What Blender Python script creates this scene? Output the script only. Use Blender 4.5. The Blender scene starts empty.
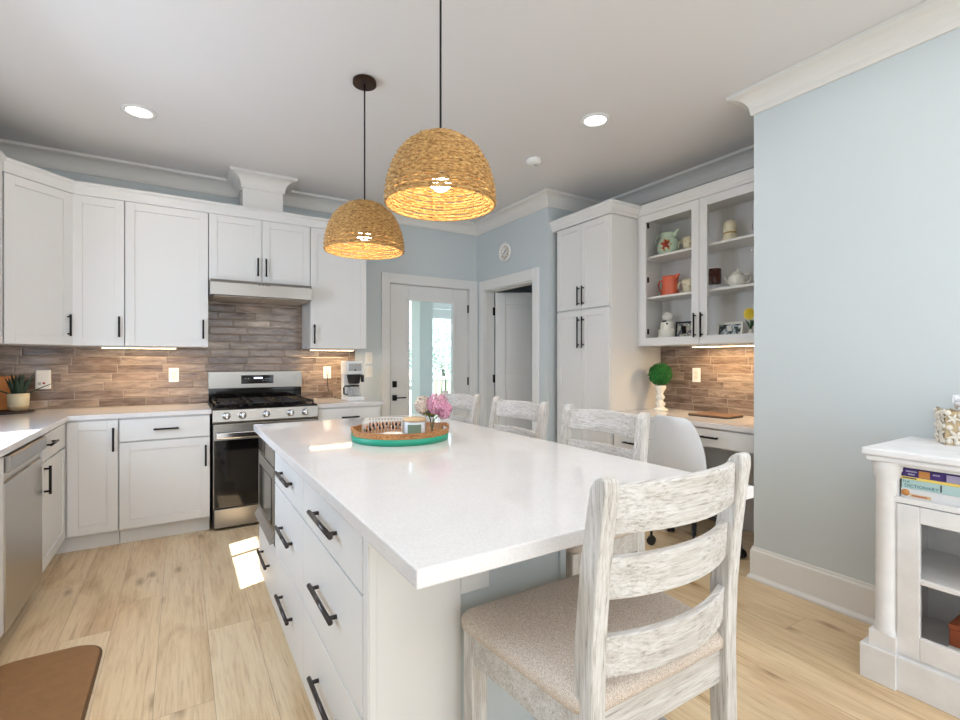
import bpy, bmesh, math, random
from mathutils import Vector, Matrix
random.seed(7)
S = bpy.context.scene
COL = S.collection
PI = math.pi

# ------------------------------------------------------------------ camera
cam = bpy.data.objects.new('camera', bpy.data.cameras.new('camera'))
COL.objects.link(cam)
cam.location = (0, 0, 1.27)
cam.rotation_euler = (PI/2, 0, -math.atan2(299, 482))
cam.data.sensor_width = 36.0
cam.data.lens = 482/960*36
cam.data.clip_start = 0.05
S.camera = cam

# ------------------------------------------------------------------ world, sun, large lights, exposure
W = bpy.data.worlds.new('world'); S.world = W; W.use_nodes = True
bgn = W.node_tree.nodes['Background']
bgn.inputs[0].default_value = (0.86, 0.94, 1.0, 1)
bgn.inputs[1].default_value = 2.2

def lamp(name, kind, loc, power, color=(1, 1, 1), **k):
    d = bpy.data.lights.new(name, kind); d.energy = power; d.color = color
    o = bpy.data.objects.new(name, d); COL.objects.link(o); o.location = loc
    for a, v in k.items():
        if a == 'to':
            o.rotation_euler = (Vector(v)-Vector(loc)).to_track_quat('-Z', 'Y').to_euler()
        else:
            setattr(d, a, v)
    return o
lamp('sun', 'SUN', (-8, -3, 6), 15.0, (1, .98, .95), angle=0.006, to=(-8+1, -3+.38, 6-1.0))
lamp('rear_window_light', 'AREA', (.9, -2.95, 1.55), 17, (.88, .94, 1), shape='RECTANGLE', size=3.2, size_y=2.1, to=(.9, 4, 1.5))
lamp('sink_window_light', 'AREA', (-1.24, 2.75, 1.6), 30, (.62, .78, 1), shape='RECTANGLE', size=.85, size_y=.95, to=(3, 1.7, -.4))
lamp('added_overhead_fill', 'AREA', (.8, -.2, 2.76), 40, (.89, .95, 1), shape='RECTANGLE', size=3.4, size_y=2.9, to=(.8, -.19, 0))  # added fill from above for the floor, no fixture there
lamp('added_upward_fill', 'AREA', (.8, -1.6, .25), 27, (.90, .95, 1), shape='RECTANGLE', size=2.8, size_y=2.2, to=(.9, -.6, 3))  # added fill aimed up at the ceiling, stands in for floor bounce

S.view_settings.view_transform = 'Standard'
S.view_settings.look = 'None'
S.view_settings.gamma = 1
S.view_settings.use_curve_mapping = False
S.view_settings.exposure = 0.1

# ------------------------------------------------------------------ materials
def lin(c):
    return tuple((v/255/12.92 if v/255 <= .04045 else ((v/255+.055)/1.055)**2.4) for v in c)
def nt(name):
    m = bpy.data.materials.new(name); m.use_nodes = True
    return m, m.node_tree, m.node_tree.nodes['Principled BSDF']
def mathn(t, op, a, b=None, c=None):
    n = t.nodes.new('ShaderNodeMath'); n.operation = op
    for i, v in enumerate((a, b, c)):
        if v is None: continue
        if isinstance(v, (int, float)): n.inputs[i].default_value = v
        else: t.links.new(v, n.inputs[i])
    return n.outputs[0]
def objco(t):
    tc = t.nodes.new('ShaderNodeTexCoord')
    return tc.outputs['Object']
def scaled(t, vec, s):
    m = t.nodes.new('ShaderNodeMapping'); t.links.new(vec, m.inputs[0]); m.inputs['Scale'].default_value = s
    return m.outputs[0]
def noise(t, vec, scale, detail=4, rough=.55, out='Fac', dist=0):
    n = t.nodes.new('ShaderNodeTexNoise'); t.links.new(vec, n.inputs['Vector'])
    n.inputs['Scale'].default_value = scale; n.inputs['Detail'].default_value = detail
    n.inputs['Roughness'].default_value = rough; n.inputs['Distortion'].default_value = dist
    return n.outputs[out]
def ramp(t, fac, stops, interp='LINEAR'):
    n = t.nodes.new('ShaderNodeValToRGB'); t.links.new(fac, n.inputs[0]); n.color_ramp.interpolation = interp
    e = n.color_ramp.elements
    while len(e) > 1: e.remove(e[-1])
    e[0].position = stops[0][0]; e[0].color = (*stops[0][1], 1)
    for p, c in stops[1:]:
        x = e.new(p); x.color = (*c, 1)
    return n.outputs[0]
def mixc(t, fac, a, b, mode='MIX'):
    n = t.nodes.new('ShaderNodeMix'); n.data_type = 'RGBA'; n.blend_type = mode
    for i, v in ((0, fac), (6, a), (7, b)):
        if isinstance(v, (int, float)): n.inputs[i].default_value = v
        elif isinstance(v, tuple): n.inputs[i].default_value = (*v, 1)
        else: t.links.new(v, n.inputs[i])
    return n.outputs[2]
def bump(t, b, h, strength=.3, dist=.01):
    n = t.nodes.new('ShaderNodeBump'); t.links.new(h, n.inputs['Height'])
    n.inputs['Strength'].default_value = strength; n.inputs['Distance'].default_value = dist
    t.links.new(n.outputs[0], b.inputs['Normal'])
def plain(name, rgb, rough=.5, metal=0, var=.04, sc=6, bmp=0, coat=0, spec=None):
    m, t, b = nt(name); c = lin(rgb)
    co = objco(t)
    f = noise(t, co, sc, 3)
    d = tuple(v*(1-var) for v in c); l = tuple(min(1, v*(1+var)) for v in c)
    t.links.new(ramp(t, f, [(.3, d), (.7, l)]), b.inputs['Base Color'])
    b.inputs['Roughness'].default_value = rough; b.inputs['Metallic'].default_value = metal
    if coat: b.inputs['Coat Weight'].default_value = coat
    if spec is not None: b.inputs['Specular IOR Level'].default_value = spec
    if bmp: bump(t, b, noise(t, co, 120, 3), bmp, .002)
    return m
def emit(name, rgb, s):
    m, t, b = nt(name)
    b.inputs['Base Color'].default_value = (*rgb, 1)
    b.inputs['Emission Color'].default_value = (*rgb, 1); b.inputs['Emission Strength'].default_value = s
    return m
def cells(t, u, v, w, h, gap, seed):
    """brick cells with a random shift per row: returns two random values and a joint mask"""
    row = mathn(t, 'FLOOR', mathn(t, 'DIVIDE', v, h))
    wn = t.nodes.new('ShaderNodeTexWhiteNoise'); wn.noise_dimensions = '2D'
    cb = t.nodes.new('ShaderNodeCombineXYZ'); t.links.new(row, cb.inputs[0]); cb.inputs[1].default_value = seed
    t.links.new(cb.outputs[0], wn.inputs['Vector'])
    uu = mathn(t, 'ADD', mathn(t, 'DIVIDE', u, w), wn.outputs['Value'])
    col = mathn(t, 'FLOOR', uu)
    w2 = t.nodes.new('ShaderNodeTexWhiteNoise'); w2.noise_dimensions = '3D'
    c2 = t.nodes.new('ShaderNodeCombineXYZ'); t.links.new(row, c2.inputs[0]); t.links.new(col, c2.inputs[1]); c2.inputs[2].default_value = seed
    t.links.new(c2.outputs[0], w2.inputs['Vector'])
    fu = mathn(t, 'SUBTRACT', uu, col); fv = mathn(t, 'SUBTRACT', mathn(t, 'DIVIDE', v, h), row)
    du = mathn(t, 'MULTIPLY', mathn(t, 'MINIMUM', fu, mathn(t, 'SUBTRACT', 1, fu)), w)
    dv = mathn(t, 'MULTIPLY', mathn(t, 'MINIMUM', fv, mathn(t, 'SUBTRACT', 1, fv)), h)
    d = mathn(t, 'MINIMUM', du, dv)
    joint = mathn(t, 'LESS_THAN', d, gap/2)
    return w2.outputs['Value'], w2.outputs['Color'], joint, d
def tile_mat(axis):
    m, t, b = nt('glazed_backsplash_tile_'+axis)
    co = objco(t); sp = t.nodes.new('ShaderNodeSeparateXYZ'); t.links.new(co, sp.inputs[0])
    u = sp.outputs[0 if axis == 'x' else 1]
    v = mathn(t, 'ADD', sp.outputs[2], .012)
    r, rc, j, d = cells(t, u, v, .30, .0655, .004, 3.7)
    base = ramp(t, r, [(0, lin((92, 70, 58))), (.25, lin((140, 116, 100))), (.5, lin((172, 152, 136))), (.75, lin((118, 96, 84))), (1, lin((190, 172, 156)))])
    off = t.nodes.new('ShaderNodeVectorMath'); off.operation = 'ADD'
    t.links.new(co, off.inputs[0]); t.links.new(rc, off.inputs[1])
    st = scaled(t, off.outputs[0], (5, 5, 26))
    n1 = noise(t, st, 1.2, 5, .65, dist=.6)
    c = mixc(t, .75, base, ramp(t, n1, [(.28, lin((110, 98, 92))), (.5, lin((190, 184, 178))), (.72, lin((255, 246, 236)))]), 'MULTIPLY')
    c = mixc(t, .28, c, ramp(t, n1, [(.3, lin((96, 80, 72))), (.5, lin((158, 141, 128))), (.7, lin((206, 195, 184)))]))
    c = mixc(t, j, c, lin((150, 137, 126)))
    t.links.new(c, b.inputs['Base Color'])
    b.inputs['Roughness'].default_value = .18
    t.links.new(mathn(t, 'ADD', .14, mathn(t, 'MULTIPLY', j, .5)), b.inputs['Roughness'])
    hgt = mathn(t, 'ADD', mathn(t, 'MINIMUM', mathn(t, 'MULTIPLY', d, 120), 1), mathn(t, 'MULTIPLY', n1, .5))
    bump(t, b, hgt, .35, .004)
    return m
def plank_mat():
    m, t, b = nt('oak_plank_floor')
    co = objco(t); sp = t.nodes.new('ShaderNodeSeparateXYZ'); t.links.new(co, sp.inputs[0])
    x = mathn(t, 'ADD', sp.outputs[0], .086)
    r, rc, j, d = cells(t, sp.outputs[1], x, 1.5, .193, .0022, 1.3)
    off = t.nodes.new('ShaderNodeVectorMath'); off.operation = 'MULTIPLY_ADD'
    t.links.new(rc, off.inputs[0]); off.inputs[1].default_value = (3, 9, 5); t.links.new(co, off.inputs[2])
    g = noise(t, scaled(t, off.outputs[0], (46, 2.2, 1)), 1.4, 8, .68, dist=1.1)
    big = noise(t, scaled(t, off.outputs[0], (4.5, 1.0, 1)), 1.4, 4, .5, dist=.8)
    base = ramp(t, r, [(0, lin((224, 200, 164))), (.35, lin((244, 224, 192))), (.7, lin((236, 214, 180))), (1, lin((251, 236, 210)))])
    c = mixc(t, .8, base, ramp(t, g, [(.27, lin((188, 164, 138))), (.42, lin((240, 232, 222))), (.56, lin((255, 254, 252)))]), 'MULTIPLY')
    c = mixc(t, .75, c, ramp(t, big, [(.3, lin((214, 194, 168))), (.46, lin((248, 242, 234))), (.7, lin((255, 255, 254)))]), 'MULTIPLY')
    kv = t.nodes.new('ShaderNodeTexVoronoi'); kv.voronoi_dimensions = '2D'; t.links.new(scaled(t, off.outputs[0], (3.6, 1.5, 1)), kv.inputs['Vector']); kv.inputs['Scale'].default_value = 1.0
    nn = noise(t, scaled(t, off.outputs[0], (40, 12, 1)), 1, 3)
    kd = mathn(t, 'ADD', kv.outputs['Distance'], mathn(t, 'MULTIPLY', nn, .10))
    kc = ramp(t, kd, [(.0, (1, 1, 1)), (.07, (.75, .75, .75)), (.16, (0, 0, 0))])
    ks = t.nodes.new('ShaderNodeSeparateXYZ'); t.links.new(kv.outputs['Color'], ks.inputs[0])
    gate = mathn(t, 'GREATER_THAN', ks.outputs[0], .45)
    c = mixc(t, mathn(t, 'MULTIPLY', mathn(t, 'MULTIPLY', kc, gate), .8), c, lin((142, 98, 58)))
    c = mixc(t, mathn(t, 'MULTIPLY', j, .45), c, lin((120, 92, 66)))
    t.links.new(c, b.inputs['Base Color'])
    b.inputs['Roughness'].default_value = .38
    bump(t, b, mathn(t, 'ADD', mathn(t, 'MINIMUM', mathn(t, 'MULTIPLY', d, 400), 1), mathn(t, 'MULTIPLY', g, .4)), .15, .002)
    return m
def washed_wood(name, axis, lo=(134, 126, 120), hi=(216, 213, 210), mid=(196, 191, 186)):
    m, t, b = nt(name)
    s = [130, 130, 130]; s['xyz'.index(axis)] = 7
    v = scaled(t, objco(t), tuple(s))
    g = noise(t, v, 1.6, 6, .7, dist=.5)
    g2 = noise(t, scaled(t, objco(t), tuple(x*.25 for x in s)), 1.2, 3, .5)
    c = ramp(t, g, [(.30, lin(lo)), (.44, lin(mid)), (.6, lin(hi))])
    c = mixc(t, .5, c, ramp(t, g2, [(.35, lin((212, 205, 196))), (.6, (1, 1, 1))]), 'MULTIPLY')
    t.links.new(c, b.inputs['Base Color']); b.inputs['Roughness'].default_value = .6
    bump(t, b, g, .25, .002)
    return m
def fabric_mat():
    m, t, b = nt('woven_beige_fabric')
    co = objco(t)
    n = noise(t, scaled(t, co, (1, .45, 1)), 620, 2, .6)
    n2 = noise(t, scaled(t, co, (.45, 1, 1)), 620, 2, .6)
    f = mathn(t, 'MULTIPLY', mathn(t, 'ADD', n, n2), .5)
    c = ramp(t, f, [(.34, lin((150, 130, 114))), (.48, lin((200, 184, 170))), (.62, lin((228, 217, 207)))])
    t.links.new(c, b.inputs['Base Color']); b.inputs['Roughness'].default_value = .95; bump(t, b, f, .5, .002)
    return m
def wicker_mat():
    m, t, b = nt('woven_wicker')
    co = objco(t)
    n = noise(t, scaled(t, co, (60, 60, 160)), 1, 5, .7)
    c = ramp(t, n, [(.32, lin((104, 70, 32))), (.5, lin((178, 134, 76))), (.68, lin((222, 184, 122)))])
    t.links.new(c, b.inputs['Base Color']); b.inputs['Roughness'].default_value = .75
    bump(t, b, n, .5, .003)
    b.inputs['Subsurface Weight'].default_value = 0
    return m
def quartz_mat():
    m, t, b = nt('white_quartz')
    co = objco(t)
    n = noise(t, co, 2.5, 6, .6, dist=1.5)
    n2 = noise(t, co, 160, 2)
    c = ramp(t, n, [(.3, lin((221, 217, 217))), (.5, lin((226, 223, 223))), (.7, lin((222, 218, 218)))])
    c = mixc(t, .12, c, ramp(t, n2, [(.4, lin((205, 196, 190))), (.6, lin((250, 250, 250)))]))
    t.links.new(c, b.inputs['Base Color']); b.inputs['Roughness'].default_value = .045
    return m
def steel_mat(name, rgb=(166, 162, 157), rough=.30, axis='x'):
    m, t, b = nt(name)
    s = [400, 400, 400]; s['xyz'.index(axis)] = 4
    n = noise(t, scaled(t, objco(t), tuple(s)), 1, 2)
    c = lin(rgb)
    t.links.new(ramp(t, n, [(.3, tuple(v*.88 for v in c)), (.7, c)]), b.inputs['Base Color'])
    b.inputs['Metallic'].default_value = 1
    t.links.new(mathn(t, 'ADD', rough-.05, mathn(t, 'MULTIPLY', n, .1)), b.inputs['Roughness'])
    return m
def glass_mat(name, tint=(1, 1, 1), refl=.08, blend=1.0):
    m, t, b = nt(name); t.nodes.remove(b)
    out = [n for n in t.nodes if n.type == 'OUTPUT_MATERIAL'][0]
    tr = t.nodes.new('ShaderNodeBsdfTransparent'); tr.inputs[0].default_value = (*tint, 1)
    gl = t.nodes.new('ShaderNodeBsdfGlossy'); gl.inputs['Roughness'].default_value = .02
    fr = t.nodes.new('ShaderNodeLayerWeight'); fr.inputs[0].default_value = .5
    mx = t.nodes.new('ShaderNodeMixShader')
    t.links.new(mathn(t, 'ADD', .03*blend, mathn(t, 'MULTIPLY', mathn(t, 'POWER', fr.outputs['Facing'], 4), .6*blend)), mx.inputs[0]); t.links.new(tr.outputs[0], mx.inputs[1]); t.links.new(gl.outputs[0], mx.inputs[2])
    t.links.new(mx.outputs[0], out.inputs[0])
    return m
def photo_mat(name, pal, sc, seed):
    m, t, b = nt(name)
    n = noise(t, objco(t), sc, 2, .5, 'Color', dist=.4)
    sp = t.nodes.new('ShaderNodeSeparateXYZ'); t.links.new(n, sp.inputs[0])
    st = [(.36+.28*i/(len(pal)-1), lin(p)) for i, p in enumerate(pal)]
    t.links.new(ramp(t, sp.outputs[seed % 3], st, 'CONSTANT'), b.inputs['Base Color'])
    b.inputs['Roughness'].default_value = .3
    return m

M = dict(
    cab=plain('white_cabinet_paint', (226, 224, 222), .38, var=.012, sc=2),
    trim=plain('white_trim_paint', (230, 229, 227), .42, var=.01, sc=2),
    crown=plain('white_crown_paint', (226, 223, 218), .5, var=.01, sc=2),
    wall=plain('pale_blue_wall_paint', (203, 210, 212), .62, var=.012, sc=1.5, bmp=.04),
    ceil=plain('ceiling_paint', (222, 219, 217), .7, var=.008, sc=1.5),
    quartz=quartz_mat(), floor=plank_mat(), tilex=tile_mat('x'), tiley=tile_mat('y'),
    steel=steel_mat('brushed_steel'), steely=steel_mat('brushed_steel_y', axis='y'), steelv=steel_mat('brushed_steel_v', (196, 190, 182), .3, 'z'),
    hoodf=plain('hood_filter_mesh', (186, 178, 168), .45, .35), chrome=plain('chrome', (215, 215, 218), .12, 1), black=plain('black_metal', (28, 27, 27), .38, .6),
    iron=plain('cast_iron', (34, 30, 30), .6, .1), blackgl=plain('black_glass', (14, 12, 13), .06, var=.01),
    bronze=plain('dark_bronze', (62, 42, 30), .4, .8), gun=plain('gunmetal', (74, 68, 66), .32, .85),
    woodz=washed_wood('washed_wood_z', 'z'), woodx=washed_wood('washed_wood_x', 'x'), woody=washed_wood('washed_wood_y', 'y'),
    fabric=fabric_mat(), wicker=wicker_mat(), glass=glass_mat('clear_glass'), doorglass=glass_mat('door_glass', (.92, .97, 1.0), blend=.8),
    cglass=glass_mat('cabinet_glass', (1, .995, .985), blend=.2),
    plast=plain('white_plastic', (236, 235, 232), .35, var=.01), dark=plain('dark_plastic', (30, 30, 32), .4),
    shell=plain('white_shell_plastic', (226, 228, 232), .4, var=.01),
    ledw=emit('warm_led', (1, .80, .52), 9), ledc=emit('recessed_led', (1, .95, .88), 9), bulb=emit('bulb_glow', (1, .93, .8), 30),
    disp=emit('display_digits', (.65, .7, 1.0), 2.5),
    dist=plain('distressed_white_wood', (232, 231, 232), .5, var=.05, sc=14),
    teal=plain('teal_paint', (38, 160, 128), .4), tray=washed_wood('tray_wood', 'x', (110, 66, 30), (204, 150, 96), (168, 112, 62)),
    mat=plain('brown_mat', (152, 112, 72), .6, var=.08, sc=30, bmp=.3), matedge=plain('mat_edge', (104, 74, 46), .6),
    ceramic=plain('white_ceramic', (236, 232, 222), .22, var=.02), cream=plain('cream_ceramic', (232, 222, 192), .3, var=.06, sc=30),
    mint=plain('mint_ceramic', (196, 214, 192), .25, var=.05, sc=20), orange=plain('orange_ceramic', (222, 104, 72), .3, var=.04),
    rose=plain('rose_paint', (168, 60, 38), .4, var=.2, sc=60), gold=plain('gold_paint', (186, 146, 62), .4),
    leaf=plain('leaf_green', (44, 92, 36), .5, var=.3, sc=50), aloe=plain('aloe_green', (26, 50, 32), .45, var=.25, sc=40),
    moss=plain('topiary_green', (34, 110, 40), .7, var=.45, sc=60),
    pink=plain('pink_petals', (220, 158, 184), .7, var=.3, sc=60), pinkb=plain('blush_petals', (226, 210, 198), .7, var=.15, sc=60), yellow=plain('yellow_petals', (238, 208, 60), .6, var=.1),
    stem=plain('stem_green', (110, 116, 50), .6), bead=plain('wooden_bead', (196, 140, 96), .6, var=.2, sc=40),
    beadd=plain('dark_bead', (42, 28, 22), .5), whitewire=plain('white_wire', (226, 224, 218), .4), label=plain('sage_label', (118, 142, 124), .6),
    lidwood=plain('pale_lid_wood', (214, 184, 142), .5), jar=plain('frosted_jar', (222, 228, 234), .3), board=plain('orange_board', (214, 140, 78), .5, var=.12, sc=9),
    lap=plain('walnut_board', (120, 90, 64), .4, var=.12, sc=12), trivet=plain('dark_trivet', (46, 30, 30), .5), pot=plain('speckled_pot', (222, 210, 178), .5, var=.06, sc=90), dish=plain('clay_dish', (196, 172, 134), .5),
    candle=plain('dark_amber_glass', (84, 42, 30), .15, var=.35, sc=70), greyp=plain('grey_panel', (176, 174, 172), .35),
    purple=plain('purple_cover', (62, 40, 110), .4, var=.3, sc=30), yel=plain('yellow_cover', (240, 214, 110), .5), pale=plain('pale_teal_cover', (178, 206, 206), .5, var=.06), whitec=plain('white_cover', (222, 222, 224), .5),
    orangec=plain('orange_cover', (206, 140, 74), .5, var=.1), page=plain('book_pages', (228, 220, 204), .8, var=.08, sc=90), red=plain('red_cover', (168, 40, 36), .5), rust=plain('rust_cover', (150, 74, 44), .5, var=.15), ink=plain('teal_ink', (70, 118, 128), .5), inkd=plain('dark_ink', (52, 50, 60), .5), lav=plain('lavender_cover', (172, 164, 196), .5),
    photo1=photo_mat('family_photo', [(70, 84, 96), (210, 190, 168), (90, 140, 130), (236, 232, 222)], 60, 0),
    photo2=photo_mat('landscape_photo', [(50, 60, 58), (150, 164, 168), (226, 230, 232), (92, 110, 104)], 40, 1),
    bark=plain('bark', (96, 84, 70), .8, var=.2, sc=20), lawn=plain('lawn', (120, 140, 96), .9, var=.25, sc=3), deck=plain('porch_decking', (176, 170, 162), .6, var=.1),
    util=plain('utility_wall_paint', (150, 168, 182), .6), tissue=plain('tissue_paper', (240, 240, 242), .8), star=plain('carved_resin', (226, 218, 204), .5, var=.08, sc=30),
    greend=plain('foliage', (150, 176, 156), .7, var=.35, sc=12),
)

# ------------------------------------------------------------------ mesh helpers
class MB:
    def __init__(s): s.b = bmesh.new(); s.m = Matrix.Identity(4)
    def v(s, p): return s.b.verts.new(s.m @ Vector(p))
    def box(s, x0, x1, y0, y1, z0, z1):
        c = [s.v((x, y, z)) for x in (x0, x1) for y in (y0, y1) for z in (z0, z1)]
        for f in ((0, 1, 3, 2), (4, 6, 7, 5), (0, 4, 5, 1), (2, 3, 7, 6), (0, 2, 6, 4), (1, 5, 7, 3)):
            s.b.faces.new([c[i] for i in f])
        return s
    def prism(s, poly, z0, z1):
        """poly in xy, extruded in z"""
        a = [s.v((x, y, z0)) for x, y in poly]; b = [s.v((x, y, z1)) for x, y in poly]
        n = len(poly)
        s.b.faces.new(a[::-1]); s.b.faces.new(b)
        for i in range(n): s.b.faces.new((a[i], a[(i+1) % n], b[(i+1) % n], b[i]))
        return s
    def lathe(s, prof, c=(0, 0, 0), seg=24, sx=1, sy=1, smooth=True):
        rings = []
        for r, z in prof:
            if r < 1e-6: rings.append([s.v((c[0], c[1], c[2]+z))])
            else: rings.append([s.v((c[0]+r*sx*math.cos(2*PI*i/seg), c[1]+r*sy*math.sin(2*PI*i/seg), c[2]+z)) for i in range(seg)])
        for a, b in zip(rings, rings[1:]):
            for i in range(seg):
                j = (i+1) % seg
                if len(a) == 1 and len(b) == 1: continue
                if len(a) == 1: f = s.b.faces.new((a[0], b[i], b[j]))
                elif len(b) == 1: f = s.b.faces.new((a[i], a[j], b[0]))
                else: f = s.b.faces.new((a[i], a[j], b[j], b[i]))
                f.smooth = smooth
        for r in (rings[0], rings[-1]):
            if len(r) > 2 and False: s.b.faces.new(r)
        return s
    def tube(s, pts, r, seg=8, closed=False, flat=1.0):
        pts = [Vector(p) for p in pts]; n = len(pts); rings = []
        for i, p in enumerate(pts):
            a = pts[(i-1) % n] if (closed or i > 0) else p
            b = pts[(i+1) % n] if (closed or i < n-1) else p
            t = (b-a).normalized()
            up = Vector((0, 0, 1)) if abs(t.z) < .9 else Vector((0, 1, 0))
            u = t.cross(up).normalized(); w = u.cross(t).normalized()
            rr = r[i] if isinstance(r, (list, tuple)) else r
            rings.append([s.v(p+u*rr*math.cos(2*PI*k/seg)+w*rr*flat*math.sin(2*PI*k/seg)) for k in range(seg)])
        m = n if closed else n-1
        for i in range(m):
            a, b = rings[i], rings[(i+1) % n]
            for k in range(seg):
                f = s.b.faces.new((a[k], a[(k+1) % seg], b[(k+1) % seg], b[k])); f.smooth = True
        if not closed:
            s.b.faces.new(rings[0][::-1]); s.b.faces.new(rings[-1])
        return s
    def cyl(s, a, b, r, seg=16): return s.tube([a, b], r, seg)
    def ball(s, c, r, seg=16, sz=1.0):
        return s.lathe([(r*math.sin(PI*i/(seg//2)) if 0 < i < seg//2 else 0, -r*sz*math.cos(PI*i/(seg//2))) for i in range(seg//2+1)], c, seg)
    def quad(s, a, b, c, d):
        f = s.b.faces.new([s.v(p) for p in (a, b, c, d)]); return f
    def build(s, name, mat, parent=None, bevel=0, loc=None, sub=0):
        bmesh.ops.recalc_face_normals(s.b, faces=s.b.faces)
        me = bpy.data.meshes.new(name); s.b.to_mesh(me); s.b.free()
        me.materials.append(M[mat] if isinstance(mat, str) else mat)
        o = bpy.data.objects.new(name, me); COL.objects.link(o)
        if parent: o.parent = parent
        if loc: o.location = loc
        if bevel:
            b = o.modifiers.new('bevel', 'BEVEL'); b.width = bevel; b.segments = 2; b.limit_method = 'ANGLE'; b.angle_limit = .7
        if sub:
            q = o.modifiers.new('sub', 'SUBSURF'); q.levels = sub; q.render_levels = sub
        return o
def thing(name, label, cat, loc=(0, 0, 0), rz=0, group=None):
    o = bpy.data.objects.new(name, None); COL.objects.link(o)
    o.location = loc; o.rotation_euler = (0, 0, rz); o.empty_display_size = .1
    o['label'] = label; o['category'] = cat
    if group: o['group'] = group
    return o
def tag(o, label, cat, group=None):
    o['label'] = label; o['category'] = cat
    if group: o['group'] = group
    return o
def struct(name, mb, mat, bevel=0, label=None):
    o = mb.build(name, mat, bevel=bevel); o['kind'] = 'structure'
    if label: o['label'] = label
    return o
def dup(root, loc, rz=None, label=None, group=None):
    r = root.copy(); COL.objects.link(r); r.location = loc
    if rz is not None: r.rotation_euler = (0, 0, rz)
    if label: r['label'] = label
    if group: r['group'] = group
    for ch in list(root.children):
        c = ch.copy(); COL.objects.link(c); c.parent = r
        for g in ch.children:
            d = g.copy(); COL.objects.link(d); d.parent = c
    return r
def text_mesh(name, body, size, mat, parent, loc, rot, extrude=.0006):
    cu = bpy.data.curves.new(name, 'FONT'); cu.body = body; cu.size = size; cu.extrude = extrude; cu.align_x = 'LEFT'
    t = bpy.data.objects.new(name+'_tmp', cu); COL.objects.link(t)
    me = bpy.data.meshes.new_from_object(t.evaluated_get(bpy.context.evaluated_depsgraph_get()))
    bpy.data.objects.remove(t)
    me.materials.clear(); me.materials.append(M[mat])
    o = bpy.data.objects.new(name, me); COL.objects.link(o); o.parent = parent; o.location = loc; o.rotation_euler = rot
    return o

XL, YB, XR, XC, XN, ZC = -1.27, 4.74, 2.836, 2.90, 3.60, 2.82
YR = 1.545   # end of the near right wall
# ------------------------------------------------------------------ setting
struct('floor', MB().box(XL-.12, 4.72, -3.3, 4.86, -.05, 0), 'floor')
struct('ceiling', MB().box(XL-.12, 4.72, -3.3, 4.86, ZC, ZC+.1), 'ceil')
m = MB()
WY0, WY1, WZ0, WZ1 = 2.30, 3.18, 1.065, 2.04      # window over the sink
m.box(XL-.12, XL, -3.3, WY0, 0, ZC); m.box(XL-.12, XL, WY1, YB, 0, ZC); m.box(XL-.12, XL, WY0, WY1, 0, WZ0); m.box(XL-.12, XL, WY0, WY1, WZ1, ZC)
struct('wall_left', m, 'wall')
DX0, DX1, DZ = 1.835, 2.790, 2.072
m = MB(); m.box(XL-.12, DX0, YB, YB+.12, 0, ZC); m.box(DX1, 4.72, YB, YB+.12, 0, ZC); m.box(DX0, DX1, YB, YB+.12, DZ, ZC)
struct('wall_back', m, 'wall')
HY0, HY1, HZ = 3.69, 4.57, 2.045
m = MB(); m.box(XC, XC+.12, 3.475, HY0, 0, ZC); m.box(XC, XC+.12, HY1, YB, 0, ZC); m.box(XC, XC+.12, HY0, HY1, HZ, ZC)
struct('wall_hall', m, 'wall')
struct('wall_alcove_side', MB().box(XC+.12, 4.6, 3.475, 3.59, 0, ZC), 'wall')
struct('wall_alcove', MB().box(XN, XN+.12, YR, 3.475, 0, ZC), 'wall')
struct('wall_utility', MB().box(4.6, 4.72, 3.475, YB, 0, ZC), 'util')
struct('wall_right', MB().box(XR, XN+.12, -3.3, YR, 0, ZC), 'wall')
m = MB(); y0, y1 = -3.3, -3.18
m.box(XL, -.8, y0, y1, 0, ZC); m.box(2.6, XR, y0, y1, 0, ZC); m.box(-.8, 2.6, y0, y1, 2.6, ZC); m.box(-.8, 2.6, y0, y1, 0, .3)
struct('wall_rear', m, 'wall')
m = MB()
for x in (-.8, .3, 1.4, 2.52): m.box(x, x+.08, y0+.02, y1-.02, .3, 2.6)
m.box(-.8, 2.6, y0+.03, y1-.03, .3, .38); m.box(-.8, 2.6, y0+.03, y1-.03, 2.52, 2.6)
struct('window_2', m, 'trim')
m = MB(); xw = XL-.08
m.box(xw, xw+.05, WY0, WY0+.05, WZ0, WZ1); m.box(xw, xw+.05, WY1-.05, WY1, WZ0, WZ1); m.box(xw, xw+.05, WY0, WY1, WZ0, WZ0+.05); m.box(xw, xw+.05, WY0, WY1, WZ1-.05, WZ1); m.box(xw, xw+.03, 2.86, 2.885, WZ0, WZ1)
struct('window_1', m, 'trim')
m = MB(); m.box(XL-.12-.20, XL-.12, .4, 4.2, 2.05, 2.16)  # unseen slab added outside to cut the sun coming through the window
struct('added_sun_blocker', m, 'trim')

def sweep(path, prof, name, mat, closed=False):
    """mitred moulding: profile (offset towards the room, z), path with the room on its right"""
    mb = MB(); n = len(path); rings = []
    for i, (x, y) in enumerate(path):
        ns = []
        if i > 0: d = (Vector(path[i])-Vector(path[i-1])).normalized(); ns.append(Vector((d.y, -d.x)))
        if i < n-1: d = (Vector(path[i+1])-Vector(path[i])).normalized(); ns.append(Vector((d.y, -d.x)))
        nn = ns[0] if len(ns) == 1 else (ns[0]+ns[1])/(1+ns[0].dot(ns[1]))
        rings.append([mb.v((x+nn.x*p, y+nn.y*p, z)) for p, z in prof])
    k = len(prof)
    for a, b in zip(rings, rings[1:]):
        for i in range(k): mb.b.faces.new((a[i], a[(i+1) % k], b[(i+1) % k], b[i]))
    mb.b.faces.new(rings[0]); mb.b.faces.new(rings[-1][::-1])
    return mb.build(name, mat)
cz = 2.695
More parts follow.
